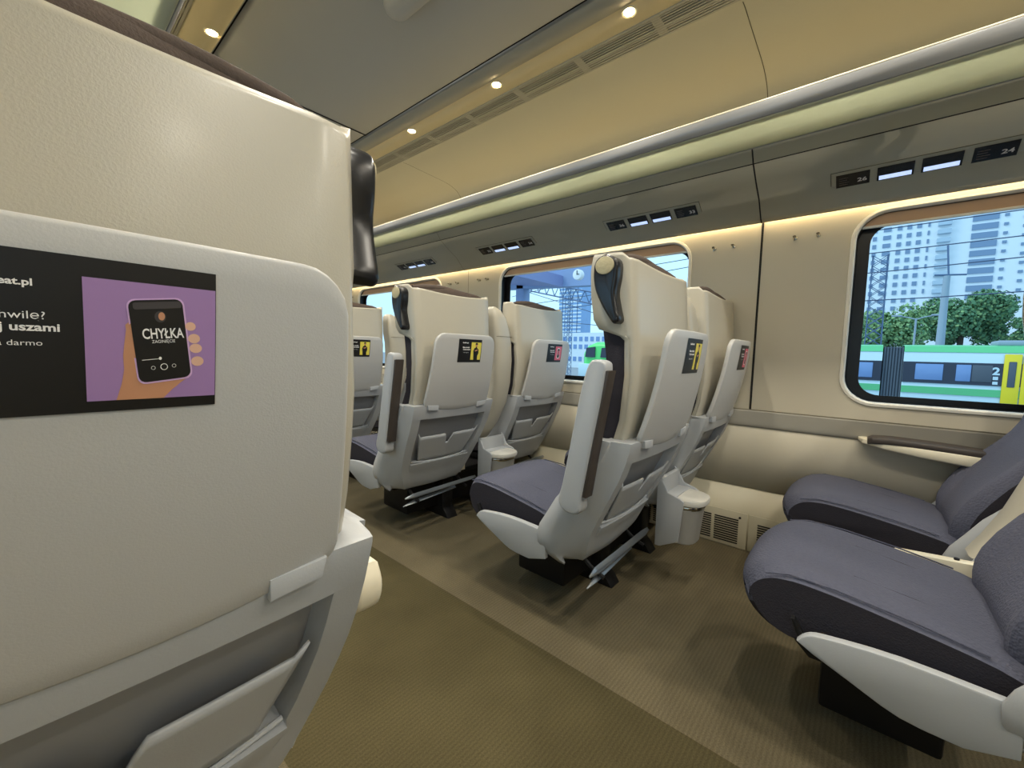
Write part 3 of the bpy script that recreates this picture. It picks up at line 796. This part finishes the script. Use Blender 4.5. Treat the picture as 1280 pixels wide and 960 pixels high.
    for sx in ((-1, 1)):
        outer = (sx == -1) == (s > 0)
        if outer and aisle:
            mb = MB(); mb.prism([(y + yo, z) for y, z in pl], 0, sx * .256, sx * .280, 'shell2', .005); o = mb.build('side_panel', g)
            mb = MB(); mb.prism([(1.128 + yo, .352), (1.150 + yo, .388), (1.158 + yo, .386), (1.142 + yo, .345)], 0, sx * .246, sx * .261, 'darkmetal', .002); mb.build('recline_lever', g)
        elif aisle:
            mb = MB(); mb.prism([(1.05 + yo, .372), (1.0 + yo, .415), (.95 + yo, .440), (.74 + yo, .455), (.74 + yo, .285), (.95 + yo, .29)], 0, sx * .245, sx * .280, 'ledge', .004)
            o = mb.build('side_panel', g)
            mb = MB(); mb.tube([(sx * .264, .83 + yo, .447), (sx * .264, .83 + yo, .4535)], .006, 'darkmetal', 10); mb.build('screw', o)
    # underside pan
    mb = MB(); mb.prism([(.81 + yo, .29), (1.12 + yo, .285), (1.15 + yo, .315), (.81 + yo, .325)], 0, -.225, .225, 'darkmetal', .004); mb.build('seat_pan', g)
    # ---- aisle side: grab handle and folded-up armrest
    if aisle:
        q = -1 if s > 0 else 1
        hb = smoothed([(.600, 1.298), (.632, 1.282), (.640, 1.245), (.632, 1.195), (.610, 1.150), (.582, 1.108), (.566, 1.092), (.552, 1.104), (.560, 1.14), (.568, 1.185), (.562, 1.235), (.566, 1.278), (.600, 1.298)], 4)[:-1]
        mb = MB(); mb.prism([(y + yo, z) for y, z in hb], 0, q * .254, q * .306, 'black', .010, 3); h = mb.build('grab_handle', g)
        mb = MB(); ring = [(.600 + .030 * math.cos(t * math.pi / 12) + yo, 1.262 + .026 * math.sin(t * math.pi / 12)) for t in range(24)]
        mb.prism(ring, 0, q * .304, q * .3095, 'disc', .002)
        o = mb.build('number_disc', h); o['label'] = 'cream disc with raised seat number'
        if down:
            ar = smoothed([(.612, .640), (.596, .610), (.600, .575), (.625, .556), (.70, .552), (.90, .575), (1.04, .590), (1.06, .606), (1.045, .622), (.90, .632), (.70, .642), (.612, .640)], 3)[:-1]
            mb = MB(); mb.prism([(y + yo, z) for y, z in ar], 0, q * .288, q * .340, 'ledge', .012, 3); mb.build('armrest', g)
            mb = MB(); mb.prism([(.68 + yo, .640), (.90 + yo, .630), (1.02 + yo, .622), (1.0 + yo, .636), (.90 + yo, .645), (.70 + yo, .655)], 0, q * .291, q * .337, 'pad', .004); mb.build('armrest_pad', g)
            return g
        ar = smoothed([(.600, .986), (.622, .975), (.645, .90), (.672, .756), (.700, .60), (.715, .54), (.700, .510), (.665, .500), (.635, .515), (.630, .56), (.604, .714), (.578, .865), (.566, .960), (.576, .982), (.600, .986)], 3)[:-1]
        mb = MB(); mb.prism([(y + yo, z) for y, z in ar], 0, q * .288, q * .340, 'shell2', .009, 3); a = mb.build('armrest', g)
        mb = MB(); pd = [(.570, .955), (.582, .862), (.607, .714), (.632, .562), (.618, .562), (.596, .712), (.571, .860), (.556, .955)]
        mb.prism([(y + yo, z) for y, z in pd], 0, q * .2875, q * .3355, 'pad', .005); mb.build('armrest_pad', a)
    return g

XA, XW, XL = 1.415, 2.150, .037
GR = 'grey shelled seats in pairs by the windows'
near = make_seat(XL, 0, -1, True, 'purple', 'large close single seat seen from behind with a purple phone advert', None, -.022, True)
sA = make_seat(XA, 0, 1, True, 'yellow', 'pale shelled aisle seat nearest the camera of the rows facing away, with a yellow advert and raised armrest', GR)
sW = make_seat(XW, 0, 1, False, 'pink', 'window seat by the black wall joint with a pink advert on its folded tray', GR)
sA['label'] = 'aisle seat with yellow advert and raised armrest, directly in front of the near bin'
for k, la, lw in ((-1, 'grey cushioned aisle seat at the lower right, partly out of frame', 'grey cushioned window seat beside the wall armrest under the big window'),
                  (1, 'second row aisle seat with yellow advert, dark grab handle and raised armrest', 'second row window seat with pink advert below the canopy view'),
                  (2, 'third row aisle seat partly hidden behind the large close seat', 'third row window seat mostly hidden behind the second row aisle seat')):
    copy_tree(sA, (XA, YR + k * P, 0), la, GR)
    copy_tree(sW, (XW, YR + k * P, 0), lw, GR)

# curved divider between the two seats of a pair
def divider(k, label):
    g = empty('seat_divider', (1.80, YR + k * P, 0), label, 'divider', 'cream dividers between paired seats')
    yo = -YR; mb = MB(); rows = []
    for z, y0, y1, hw in ((.45, .70, .80, .055), (.50, .66, .77, .062), (.58, .615, .73, .070), (.70, .565, .69, .070), (.82, .545, .66, .070), (.95, .535, .645, .070), (1.05, .540, .65, .070), (1.13, .545, .655, .068), (1.20, .555, .66, .055), (1.245, .57, .66, .034), (1.262, .59, .65, .012)):
        cx = interp([(.45, -.035), (.60, .0), (.8, .018), (1.05, .012), (1.2, -.012), (1.26, -.035)], z)
        rows.append([(cx + p[0] * hw, (y0 + y1) / 2 + yo + p[1] * (y1 - y0) / 2, z) for p in rrect(-1, -1, 1, 1, .45, 3)])
    mb.grid(rows, 'shell', close=True); mb.ngon(rows[-1], 'shell', True); mb.ngon(rows[0][::-1], 'shell'); mb.build('body', g)
    mb = MB(); mb.grid([[(cx_ * 1.0, y, z) for cx_, y, z in rr] for rr in ([(p[0] * 1.008 - .0001, p[1] * 1.01 - 0.0005, 1.09) for p in rows[6]], [(p[0] * 1.008 - .0001, p[1] * 1.01 - 0.0005, 1.0925) for p in rows[6]])], 'groove', close=True); mb.build('seam', g)
    return g
dv = divider(0, 'cream rounded divider beside the aisle seat nearest the wall joint')
for k, l in ((-1, 'cream curved divider between the two grey cushioned seats'), (1, 'cream curved divider between the second row seats'), (2, 'cream curved divider behind the second row, seen against the far window')):
    copy_tree(dv, (1.80, YR + k * P, 0), l)

# waste bin hanging between the seats
def bin_(k, label):
    g = empty('waste_bin', (1.79, .55 + k * P, .225), label, 'bin', 'lidded bins between paired seats')
    def ell(a, b, z, sq=2.6):
        out = []
        for t in range(28):
            th = t * math.pi / 14; c, s_ = math.cos(th), math.sin(th)
            yy = math.copysign(abs(s_) ** (2 / sq), s_) * b
            if yy > b * .55: yy = b * .55
            out.append((math.copysign(abs(c) ** (2 / sq), c) * a, yy, z))
        return out
    mb = MB(); rows = [ell(.070, .060, 0), ell(.078, .068, .006), ell(.090, .080, .13), ell(.094, .084, .155)]
    mb.grid(rows, 'binbody', close=True); mb.ngon(rows[0][::-1], 'binbody'); mb.build('bucket', g)
    mb = MB(); rows = [ell(.092, .086, .152), ell(.093, .087, .168)]; mb.grid(rows, 'chrome', close=True); mb.build('chrome_rim', g, solid=.002)
    mb = MB(); rows = [ell(.090, .085, .168), ell(.096, .100, .172), ell(.098, .102, .184), ell(.095, .099, .192), ell(.08, .075, .196), ell(.02, .02, .197)]
    mb.grid(rows, 'lid', close=True); mb.ngon(rows[-1], 'lid', True); mb.build('lid', g, bevel=0)
    mb = MB(); mb.prism([(-.10, .0), (-.06, -.02), (.06, -.02), (.10, .0), (.104, .24), (.10, .27), (-.10, .27), (-.104, .24)], 1, .052, .075, 'shell2', .006)
    for sx in (-1, 1):
        mb.prism([(.075, -.02), (.055, -.02), (-.02, .02), (-.035, .19), (-.02, .20), (.03, .215), (.055, .26), (.075, .28)], 0, sx * .094, sx * .104, 'shell2', .004)
    mb.box((-.094, -.0, .186), (.094, .060, .200), 'shell2', .004)
    mb.build('bracket', g)
    return g
b0 = bin_(0, 'grey waste bin with oval lid beside the slotted heater grille')
copy_tree(b0, (1.79, .55 + P, .225), 'small waste bin with oval lid behind the second row seats')
copy_tree(b0, (1.79, .55 + 2 * P, .225), 'waste bin behind the third row seats, hidden beyond the nearer seats')

# pedestal and footrest under each pair
def pedestal(k, label):
    g = empty('seat_pedestal', (1.78, .86 + k * P, 0), label, 'seat base', 'steel bases under the paired seats')
    mb = MB(); mb.prism([(-.10, 0), (.16, 0), (.12, .03), (.05, .06), (.05, .27), (-.05, .27), (-.05, .06), (-.08, .03)], 0, -.20, -.12, 'darkmetal', .006); mb.build('leg', g)
    mb = MB(); mb.prism([(-.10, 0), (.16, 0), (.12, .03), (.05, .06), (.05, .27), (-.05, .27), (-.05, .06), (-.08, .03)], 0, .22, .30, 'darkmetal', .006); mb.build('leg', g)
    mb = MB(); mb.box((-.55, -.06, .245), (.58, .20, .275), 'darkmetal', .006); mb.build('crossbeam', g)
    mb = MB(); mb.box((-.42, .0, .06), (.46, .24, .245), 'darkmetal', .01); mb.build('shade_box', g)  # dark box added to deepen the shadow under the seats
    return g
p0 = pedestal(0, 'dark steel base under the seats facing the near bin')
for k, l in ((-1, 'dark steel base under the grey cushioned seats at the lower right'), (1, 'dark steel base under the second row seats'), (2, 'dark steel base under the third row seats')):
    copy_tree(p0, (1.78, .86 + k * P, 0), l)
mb = MB(); g = empty('seat_pedestal', (.0, .86, 0), 'dark steel base under the large close single seat', 'seat base')
mb.prism([(-.10, 0), (.16, 0), (.12, .03), (.05, .06), (.05, .275), (-.05, .275), (-.05, .06), (-.08, .03)], 0, -.04, .10, 'darkmetal', .006); mb.build('leg', g)
def footrest(x, k, label):
    g = empty('footrest', (x + .02, .665 + k * P, .258), label, 'footrest', 'folding metal footrests under the seats')
    mb = MB(); mb.grid([[(xx, y0_, z0_), (xx, (y0_ + y1_) / 2, (z0_ + z1_) / 2 - .004), (xx, y1_, z1_)] for xx, y0_, z0_, y1_, z1_ in ((-.25, -.005, -.018, .002, -.014), (-.20, -.012, -.020, .010, -.006), (.20, -.012, -.012, .010, .000), (.25, -.006, -.008, .006, .0))], 'metal'); mb.build('blade', g, solid=.005, bevel=.001)
    mb = MB(); mb.grid([[(xx, y0_, z0_), (xx, y1_, z1_)] for xx, y0_, z0_, y1_, z1_ in ((-.26, .0, -.056, .004, -.054), (-.19, -.006, -.052, .012, -.040), (.10, .004, -.040, .018, -.030))], 'metal'); mb.build('blade', g, solid=.004, bevel=.001)
    for sx in (-.18, .16):
        mb = MB(); mb.tube([(sx, .10, .03), (sx, .03, -.02), (sx, -.02, -.04)], .008, 'darkmetal', 8); mb.build('bracket', g)
    return g
f0 = footrest(1.44, 0, 'folded metal footrest hanging below the aisle seat in front of the near bin')
copy_tree(f0, (1.46, .665 + P, .258), 'folded metal footrest hanging below the second row aisle seat')
copy_tree(f0, (2.15, .665, .258), 'folded metal footrest hanging below the window seat by the wall joint')
copy_tree(f0, (2.15, .665 + P, .258), 'folded metal footrest hanging below the second row window seat')

# armrests fixed to the window wall
def wall_arm(k, label):
    g = empty('wall_armrest', (WX, .82 + k * P, .62), label, 'armrest', 'armrests fixed to the window wall')
    mb = MB(); rows = []
    for y, z0, z1, w_ in ((.245, .034, .046, .03), (.23, .026, .048, .075), (.16, .012, .048, .10), (.05, -.002, .043, .11), (-.10, -.014, .036, .115), (-.22, -.018, .030, .115)):
        rows.append([(.0 - w_ * (1 + p[0]) / 2 * 1.0 + .03 * (1 - (1 + p[0]) / 2), y, z0 + (z1 - z0) * (1 + p[1]) / 2) for p in rrect(-1, -1, 1, 1, .35, 3)])
    mb.grid(rows, 'ledge', close=True); mb.ngon(rows[-1], 'ledge'); mb.ngon(rows[0][::-1], 'ledge'); mb.build('body', g)
    mb = MB(); rows = []
    for y, z1, w_ in ((.215, .050, .025), (.20, .058, .045), (.14, .062, .052), (.0, .058, .055), (-.20, .046, .055), (-.22, .043, .055)):
        rows.append([(-.055 + w_ * p[0], y, z1 - .012 + .016 * p[1]) for p in rrect(-1, -1, 1, 1, .5, 4)])
    mb.grid(rows, 'pad', close=True); mb.ngon(rows[-1], 'pad'); mb.ngon(rows[0][::-1], 'pad'); mb.build('pad', g)
    return g
w0 = wall_arm(-1, 'slim wall armrest with dark pad below the big window')
copy_tree(w0, (WX, .82, .62), 'wall armrest tip showing just behind the nearest raised armrest')
copy_tree(w0, (WX, .82 + P, .62), 'wall armrest beside the second row window seat')

# ------------------------------------------------------------------ the station yard outside
M['ygravel'] = mat('ballast', (140, 145, 150), .95, bump=.5, scale=4, var=.2)
M['tgreen'] = mat('train green', (96, 190, 128), .4)
M['tnose'] = mat('train bright green', (92, 214, 110), .35)
M['twhite'] = mat('train white', (200, 222, 228), .4)
M['tdark'] = mat('train window band', (44, 50, 66), .3)
M['tpane'] = mat('train window pane', (120, 150, 196), .15)
M['tyellow'] = mat('train door yellow', (240, 214, 40), .4)
M['tgrey'] = mat('gangway grey', (84, 92, 102), .7)
M['conc'] = mat('tower render', (224, 232, 236), .8)
M['cwin'] = mat('tower window', (118, 142, 170), .4)
M['cbal'] = mat('tower balcony', (176, 196, 210), .7)
M['bluegl'] = mat('blue glass tower', (128, 164, 206), .3, var=.15, varscale=.3)
M['canopy'] = mat('canopy violet grey', (140, 146, 186), .6)
M['canopy2'] = mat('canopy grey blue', (140, 158, 192), .6)
M['mast'] = mat('mast steel', (86, 108, 140), .5, metal=.2)
M['pole'] = mat('pole concrete', (150, 165, 178), .7)
M['leaf'] = mat('foliage', (92, 134, 96), .8, var=.5, varscale=1.2)
M['leaf2'] = mat('foliage light', (130, 164, 108), .8, var=.4, varscale=1.2)
M['bark'] = mat('bark', (80, 70, 60), .9)
M['wire'] = mat('wire', (70, 84, 110), .6)

mb = MB(); mb.box((3.2, -260, -2.6), (420, 420, -2.4), 'ygravel'); struct(mb.build('ground'))

# apartment tower parallel to the tracks
TX = 120
a = at(1062, 430, TX); b = at(1340, 300, TX)
y_l, y_r = a.y, b.y
g = empty('apartment_tower', (TX + 9, (y_l + y_r) / 2, -2.4), 'huge white apartment block with rows of windows seen through the big window', 'building')
OX, OY, OZ = g.location
mb = MB(); mb.box((0 - 9, y_r - OY, 0), (9, y_l - OY, 62), 'conc'); mb.build('wall', g)
def yat(u): return at(u, 350, TX).y - OY
zrow = [at(1120, v, TX).z - OZ for v in (296, 306)]; pz = (zrow[0] - zrow[1]) * 1.0
ztop = zrow[0] + pz * 3
wc = MB(); 
wmesh = {}
def win(name, u, hw, z, h, m, dep):
    key = (name, round(hw, 2))
    if key not in wmesh:
        q = MB(); q.box((-dep, -hw, -h / 2), (.05, hw, h / 2), m); o = q.build(name, g); wmesh[key] = o.data
    else:
        o = D.objects.new(name, wmesh[key]); COL.objects.link(o); o.parent = g
    o.location = (-9, yat(u), z)
    return o
for k in range(13):
    z = ztop - k * pz
    for u, hw in ((1089, .32), (1104, .62), (1119, .36), (1131, .36), (1143, .36), (1155, .16), (1166, .3)):
        if u in (1155,) and k > 10: continue
        if u == 1166: 
            continue
        win('window', u, hw, z, .85, 'cwin', .12)
    if k < 12:
        win('balcony', 1174, .95, z - .2, .8, 'cbal', .9)
        win('loggia', 1224, 1.7, z, 1.1, 'cwin', .15)
        win('loggia', 1250, .28, z, .5, 'cwin', .15)
        win('loggia', 1274, .3, z - .7, .5, 'cwin', .15)

# trees
def tree(name, X, u0, u1, vt, vb, label, m='leaf', n=5200, seed=1):
    rnd = random.Random(seed)
    c = at((u0 + u1) / 2, (vt + vb) / 2, X); l = at(u0, (vt + vb) / 2, X); r = at(u1, (vt + vb) / 2, X); t = at((u0 + u1) / 2, vt, X); bt = at((u0 + u1) / 2, vb, X)
    hy = abs(l.y - r.y) / 2; hz = (t.z - bt.z) / 2
    g = empty(name, (X, c.y, -2.4), label, 'tree', 'trees across the railway yard')
    zc = c.z + 2.4
    mb = MB(); i = mb.mi(m); j = mb.mi('leaf2' if m == 'leaf' else 'leaf')
    cl = [(rnd.uniform(-.7, .7) * hy, rnd.uniform(-.7, .7) * hy, zc + rnd.uniform(-.6, .62) * hz, rnd.uniform(.28, .45) * min(hy, hz * 1.4)) for _ in range(34)]
    for q in range(n):
        cx_, cy_, cz_, rr_ = rnd.choice(cl)
        d = Vector((rnd.gauss(0, 1), rnd.gauss(0, 1), rnd.gauss(0, 1))).normalized() * rr_ * rnd.uniform(.75, 1.1)
        p = Vector((cx_, cy_, cz_)) + d; sz = rnd.uniform(.08, .19)
        a1 = Vector((rnd.gauss(0, 1), rnd.gauss(0, 1), rnd.gauss(0, 1))).normalized(); a2 = a1.cross(d).normalized()
        f = mb.bm.faces.new([mb.bm.verts.new(p + a1 * sz), mb.bm.verts.new(p + a2 * sz), mb.bm.verts.new(p - a1 * sz), mb.bm.verts.new(p - a2 * sz)])
        f.material_index = i if rnd.random() < .75 else j
    mb.build('foliage', g, recalc=False)
    mb = MB(); mb.tube([(0, 0, 0), (.1, .2, zc * .5), (0, .1, zc)], [.35, .28, .15], 'bark', 8); mb.build('trunk', g)
tree('broadleaf_tree', 62, 1150, 1262, 366, 436, 'large rounded green tree in front of the apartment block', seed=3, n=17000)
tree('broadleaf_tree', 58, 1066, 1160, 386, 440, 'yellowish green tree beside the lattice mast', 'leaf2', 9000, seed=5)
tree('broadleaf_tree', 60, 1262, 1330, 396, 440, 'green tree at the right edge above the yellow train door', seed=9, n=6000)

# commuter train on a far track
X = 32
tl = at(1075, 431, X); z_top = tl.z; z_bot = at(1180, 510, X).z
yg = at(1115, 460, X).y
def carriage(y0, y1, label, door=None, wins=()):
    g = empty('commuter_train', (X + 1.4, (y0 + y1) / 2, z_bot), label, 'train carriage', 'green and white train carriages on a far track')
    oy = (y0 + y1) / 2; a, b = sorted((y0 - oy, y1 - oy))
    H = z_top - z_bot
    mb = MB(); mb.prism([(-1.4, 0), (-1.4, H * .88), (-1.2, H * .97), (-.8, H), (.8, H), (1.4, H * .85), (1.4, 0)], 1, a, b, 'twhite', smooth=False); mb.build('body', g)
    mb = MB(); mb.prism([(-1.42, H * .89), (-1.22, H * .985), (-.8, H + .03), (.8, H + .03), (1.3, H * .9), (.8, H * .88)], 1, a, b, 'tgreen'); mb.build('roof', g)
    mb = MB(); mb.box((-1.44, a, H * .39), (-1.38, b, H * .73), 'tdark'); mb.build('window_band', g)
    mb = MB(); mb.box((-1.44, a, H * .22), (-1.38, b, H * .33), 'tgreen'); mb.build('stripe', g)
    for (w0_, w1_, m) in wins:
        yy = sorted((at(w0_, 470, X).y - oy, at(w1_, 470, X).y - oy))
        mb = MB(); mb.box((-1.47, yy[0], H * .44), (-1.43, yy[1], H * .70), m, .03); mb.build('window', g)
    if door:
        yy = sorted((at(door[0], 470, X).y - oy, at(door[1], 470, X).y - oy))
        for h in (0, 1):
            m_ = (yy[0] + yy[1]) / 2; d0 = (m_ + .02, yy[1]) if h == 0 else (yy[0], m_ - .02)
            mb = MB(); mb.box((-1.48, d0[0], .02), (-1.43, d0[1], H * .87), 'tyellow', .03); dd = mb.build('door', g)
            mb = MB(); mb.box((-1.50, d0[0] + (d0[1] - d0[0]) * .28, H * .38), (-1.47, d0[1] - (d0[1] - d0[0]) * .28, H * .76), 'tgrey', .03); mb.build('door_window', dd)
        mb = MB(); yn = at(1246, 455, X).y - oy
        mb.mesh(text_mesh('2', .52, 'CENTER', .02), 'twhite', lambda c: (-1.46, yn - c.x, H * .56 + c.y))
        mb.box((-1.46, yn - .09, H * .48), (-1.45, yn + .09, H * .53), 'twhite'); mb.box((-1.46, yn - .09, H * .41), (-1.45, yn + .09, H * .455), 'twhite')
        mb.build('lettering', g)
    for yy in ((a + b) / 2 - 3, (a + b) / 2 + 1, (a + b) / 2 + 4):
        mb = MB(); mb.box((-.9, yy - .8, H), (.7, yy + .8, H + .28), 'pole', .08); mb.build('roof_unit', g)
carriage(yg - .45, yg - 17, 'green and white train carriage with a yellow door seen through the big window', (1253, 1300), ((1143, 1178, 'tpane'), (1194, 1213, 'tpane'), (1214, 1240, 'tgrey')))
carriage(yg + .45, yg + 15, 'green and white train carriage left of the dark gangway', None, ((1070, 1090, 'tpane'),))
mb = MB(); 
for k in range(7): mb.box((X + .12 + .0, yg - .43 + k * .125, z_bot - .1), (X + 2.6, yg - .36 + k * .125, z_top - .1), 'tgrey')
mb.box((X + .2, yg - .40, z_bot - .1), (X + 2.5, yg + .40, z_top - .15), 'tgrey')
tag(mb.build('train_gangway'), 'dark grey folded gangway joining the two green and white carriages', 'gangway')

def lattice(name, X, u, vt, vb, wdt, label, cat='mast'):
    t = at(u, vt, X); b_ = at(u, vb, X)
    b_.z = -2.4; g = empty(name, (X, t.y, b_.z), label, cat); H = t.z - b_.z
    mb = MB()
    for dx, dy in ((-1, -1), (1, -1), (1, 1), (-1, 1)): mb.tube([(dx * wdt * 1.3, dy * wdt * 1.3, 0), (dx * wdt, dy * wdt, H)], wdt * .10, 'mast', 5)
    mb.build('frame', g); mb = MB(); n = int(H / (wdt * 1.8))
    for k in range(n):
        z0, z1 = H * k / n, H * (k + 1) / n
        for (ax, ay), (bx, by) in (((-1, -1), (-1, 1)), ((-1, 1), (1, 1)), ((1, 1), (1, -1)), ((1, -1), (-1, -1))):
            w_ = wdt * 1.15; mb.tube([(ax * w_, ay * w_, z0), (bx * w_, by * w_, z1)], wdt * .055, 'mast', 4, False); mb.tube([(bx * w_, by * w_, z0), (ax * w_, ay * w_, z1)], wdt * .055, 'mast', 4, False)
    mb.build('bracing', g)
lattice('lattice_mast', 44, 1101, 320, 436, .42, 'tall steel lattice mast left of the tree behind the train')
g = empty('catenary_pole', (40, at(1178, 400, 40).y, -2.4), 'pale concrete pole standing in front of the big round tree', 'pole'); H = at(1180, 345, 40).z + 2.4
mb = MB(); mb.tube([(0, 0, 0), (0, 0, H)], [.28, .17], 'pole', 10); mb.build('post', g)
mb = MB(); mb.tube([(0, -.1, H - .3), (0, .1, H + 2.0)], .05, 'mast', 6); mb.tube([(0, -.9, H), (0, .6, H + .1)], .06, 'mast', 6); mb.build('bracket', g)
g = empty('street_lamp', (50, at(1143, 420, 50).y, -2.4), 'slim double armed street lamp in front of the trees', 'street lamp'); H = at(1143, 398, 50).z + 2.4
mb = MB(); mb.tube([(0, 0, 0), (0, 0, H)], .07, 'pole', 8); mb.build('post', g)
for sx in (-1, 1):
    mb = MB(); mb.tube([(0, 0, H - .1), (0, sx * .5, H + .1), (0, sx * 1.3, H + .25)], .05, 'pole', 6); mb.box((-.12, min(sx * .9, sx * 1.6), H + .18), (.12, max(sx * .9, sx * 1.6), H + .32), 'pole', .04); mb.build('lamp_arm', g)

def wire(X, pts, label):
    mb = MB(); P_ = [at(u, v, X) for u, v in pts]; c = P_[0].copy()
    mb.tube([p - c for p in P_], .0009 * X, 'wire', 4); o = mb.build('overhead_wire'); o.location = c; tag(o, label, 'wire', 'overhead wires outside'); return o
wl = 'thin overhead wire crossing the view outside the windows'
for v0, v1 in ((291, 262), (318, 295), (342, 322), (375, 366)): wire(28, [(1060, v0 + 2), (1170, (v0 + v1) / 2 + 1), (1300, v1 - 3)], wl)
for (u0, v0, u1, v1) in ((640, 384, 745, 368), (640, 396, 745, 380), (650, 362, 745, 392), (660, 398, 760, 408), (640, 371, 700, 356), (800, 345, 870, 332), (800, 334, 870, 322)): wire(16, [(u0, v0), (u1, v1)], wl)
# far blue tower, station building, canopy, gantry and green locomotive seen through the second window
def far_tower():
    X = 150; l = at(699, 380, X); r = at(727, 380, X); t = at(712, 352, X).z; 
    g = empty('office_tower', (X + 4, (l.y + r.y) / 2, -2.4), 'blue glass high rise behind the wires in the second window', 'building')
    hw = abs(l.y - r.y) / 2
    mb = MB(); mb.box((-4, -hw, 0), (4, hw, t + 2.4), 'bluegl'); mb.build('tower_block', g)
    n = 22
    for k in range(n):
        mb = MB(); z = (t + 2.4) * (k + .5) / n; mb.box((-4.1, -hw, z - .35), (-4.0, hw, z + .25), 'conc'); mb.build('floor_band', g)
    for q in (-.33, .0, .33):
        mb = MB(); mb.box((-4.15, hw * 2 * q - .15, 0), (-4.0, hw * 2 * q + .15, t + 2.4), 'mast'); mb.build('mullion', g)
far_tower()
X = 90; l = at(690, 425, X); r = at(790, 425, X); t = at(720, 416, X).z
g = empty('low_building', (X + 3, (l.y + r.y) / 2, -2.4), 'long low pale building at the foot of the blue tower', 'building'); hw = abs(l.y - r.y) / 2
mb = MB(); mb.box((-3, -hw, 0), (3, hw, t + 2.4), 'conc'); mb.build('wall', g)
for q in range(14):
    for zz in (.25, .6, .82):
        mb = MB(); y = -hw + 2 * hw * (q + .5) / 14; mb.box((-3.08, y - hw / 24, (t + 2.4) * zz - .5), (-3, y + hw / 24, (t + 2.4) * zz + .6), 'tpane'); mb.build('window', g)
# canopy
X = 9
c0, c1 = at(648, 341, X), at(741, 362, X)
g = empty('station_canopy', ((X), c0.y, -2.4), 'violet grey platform canopy hanging over the second window view', 'canopy')
oy = c0.y; za, zb_ = at(655, 348, X).z + 2.4, at(722, 357, X).z + 2.4
y1 = at(738, 350, X).y - oy
mb = MB(); mb.prism([(1.5, za + .9), (y1, zb_ + 1.1), (y1, zb_ - .02), (1.5, za - .2)], 0, 0, .25, 'canopy2', smooth=False)
mb.prism([(1.5, za - .0), (y1 + .8, zb_ - .0), (y1 + .8, zb_ + .28), (1.5, za + .30)], 0, -2.0, .0, 'canopy', smooth=False); mb.build('roof', g)
cy = at(649, 380, X).y - oy
mb = MB(); mb.box((0, cy - .14, 0), (.3, cy + .14, za + .4), 'canopy2', .02); mb.build('column', g)
ck = at(728, 345, X - 1.9)
g = empty('platform_clock', (X - 2.06, ck.y, ck.z), 'round white station clock on the blue canopy board', 'clock')
mb = MB(); mb.prism([(.10 * math.cos(t * math.pi / 12), .10 * math.sin(t * math.pi / 12)) for t in range(24)], 0, -.04, .07, 'pwhite', .01); mb.build('dial', g)
mb = MB(); mb.box((-.05, -.006, -.005), (-.042, .006, .075), 'pblack'); mb.box((-.05, -.05, -.006), (-.042, .006, .006), 'pblack'); mb.build('hand', g)
# gantry
X = 24; p0_ = at(655, 362, X); p1_ = at(760, 384, X)
g = empty('overhead_gantry', (X, p0_.y, p0_.z), 'steel lattice gantry beam holding the overhead wires', 'gantry'); d = p1_ - p0_
mb = MB()
for h in (0, .75): mb.tube([Vector((0, 0, h)), d + Vector((0, 0, h))], .05, 'mast', 5)
for k in range(20):
    a_, b_ = d * (k / 20), d * ((k + 1) / 20); mb.tube([a_ + Vector((0, 0, .75 * (k % 2))), b_ + Vector((0, 0, .75 * ((k + 1) % 2)))], .035, 'mast', 4)
mb.build('beam', g)
for q_ in (Vector((0, 0, 0)), d):
    mb = MB(); mb.tube([q_ + Vector((0, 0, .8)), Vector((q_.x, q_.y, -2.4 - p0_.z))], .16, 'mast', 6); mb.build('post', g)
lattice('lattice_mast', 22, 712, 360, 425, .16, 'slim lattice mast below the gantry in front of the blue tower')
# locomotive
X = 15; a_ = at(724, 447, X); g = empty('green_train', (X + 1.3, a_.y, at(735, 470, X).z), 'rounded bright green train front seen low in the second window', 'train')
Hn = at(745, 427, X).z - g.location.z; L = 7.0
mb = MB(); rows = []
for y, hz, hx in ((0, .55, .9), (-.12, .75, 1.1), (-.35, .92, 1.25), (-.7, 1.0, 1.3), (-L, 1.0, 1.3)):
    rows.append([(hx * p[0], y, Hn * hz * (1 + p[1]) / 2) for p in rrect(-1, -1, 1, 1, .3, 4)])
mb.grid(rows, 'tnose', close=True); mb.ngon(rows[0], 'tnose'); mb.build('body', g)
mb = MB(); mb.box((-1.33, -L, -.02), (1.33, .02, Hn * .36), 'twhite', .03); mb.build('skirt', g)
for q_ in (-1.6, -5.4):
    mb = MB(); mb.box((-1.1, q_ - .9, -2.4 - g.location.z), (1.1, q_ + .9, -.02), 'tgrey', .1); mb.build('bogie', g)
for y0_, y1_ in ((-.30, -.75), (-1.0, -1.7), (-2.2, -3.0)):
    mb = MB(); mb.prism([(y0_, Hn * .55), (y0_ - .05, Hn * .82), (y1_, Hn * .85), (y1_, Hn * .55)], 0, -1.34, -1.28, 'tdark'); mb.build('window', g)
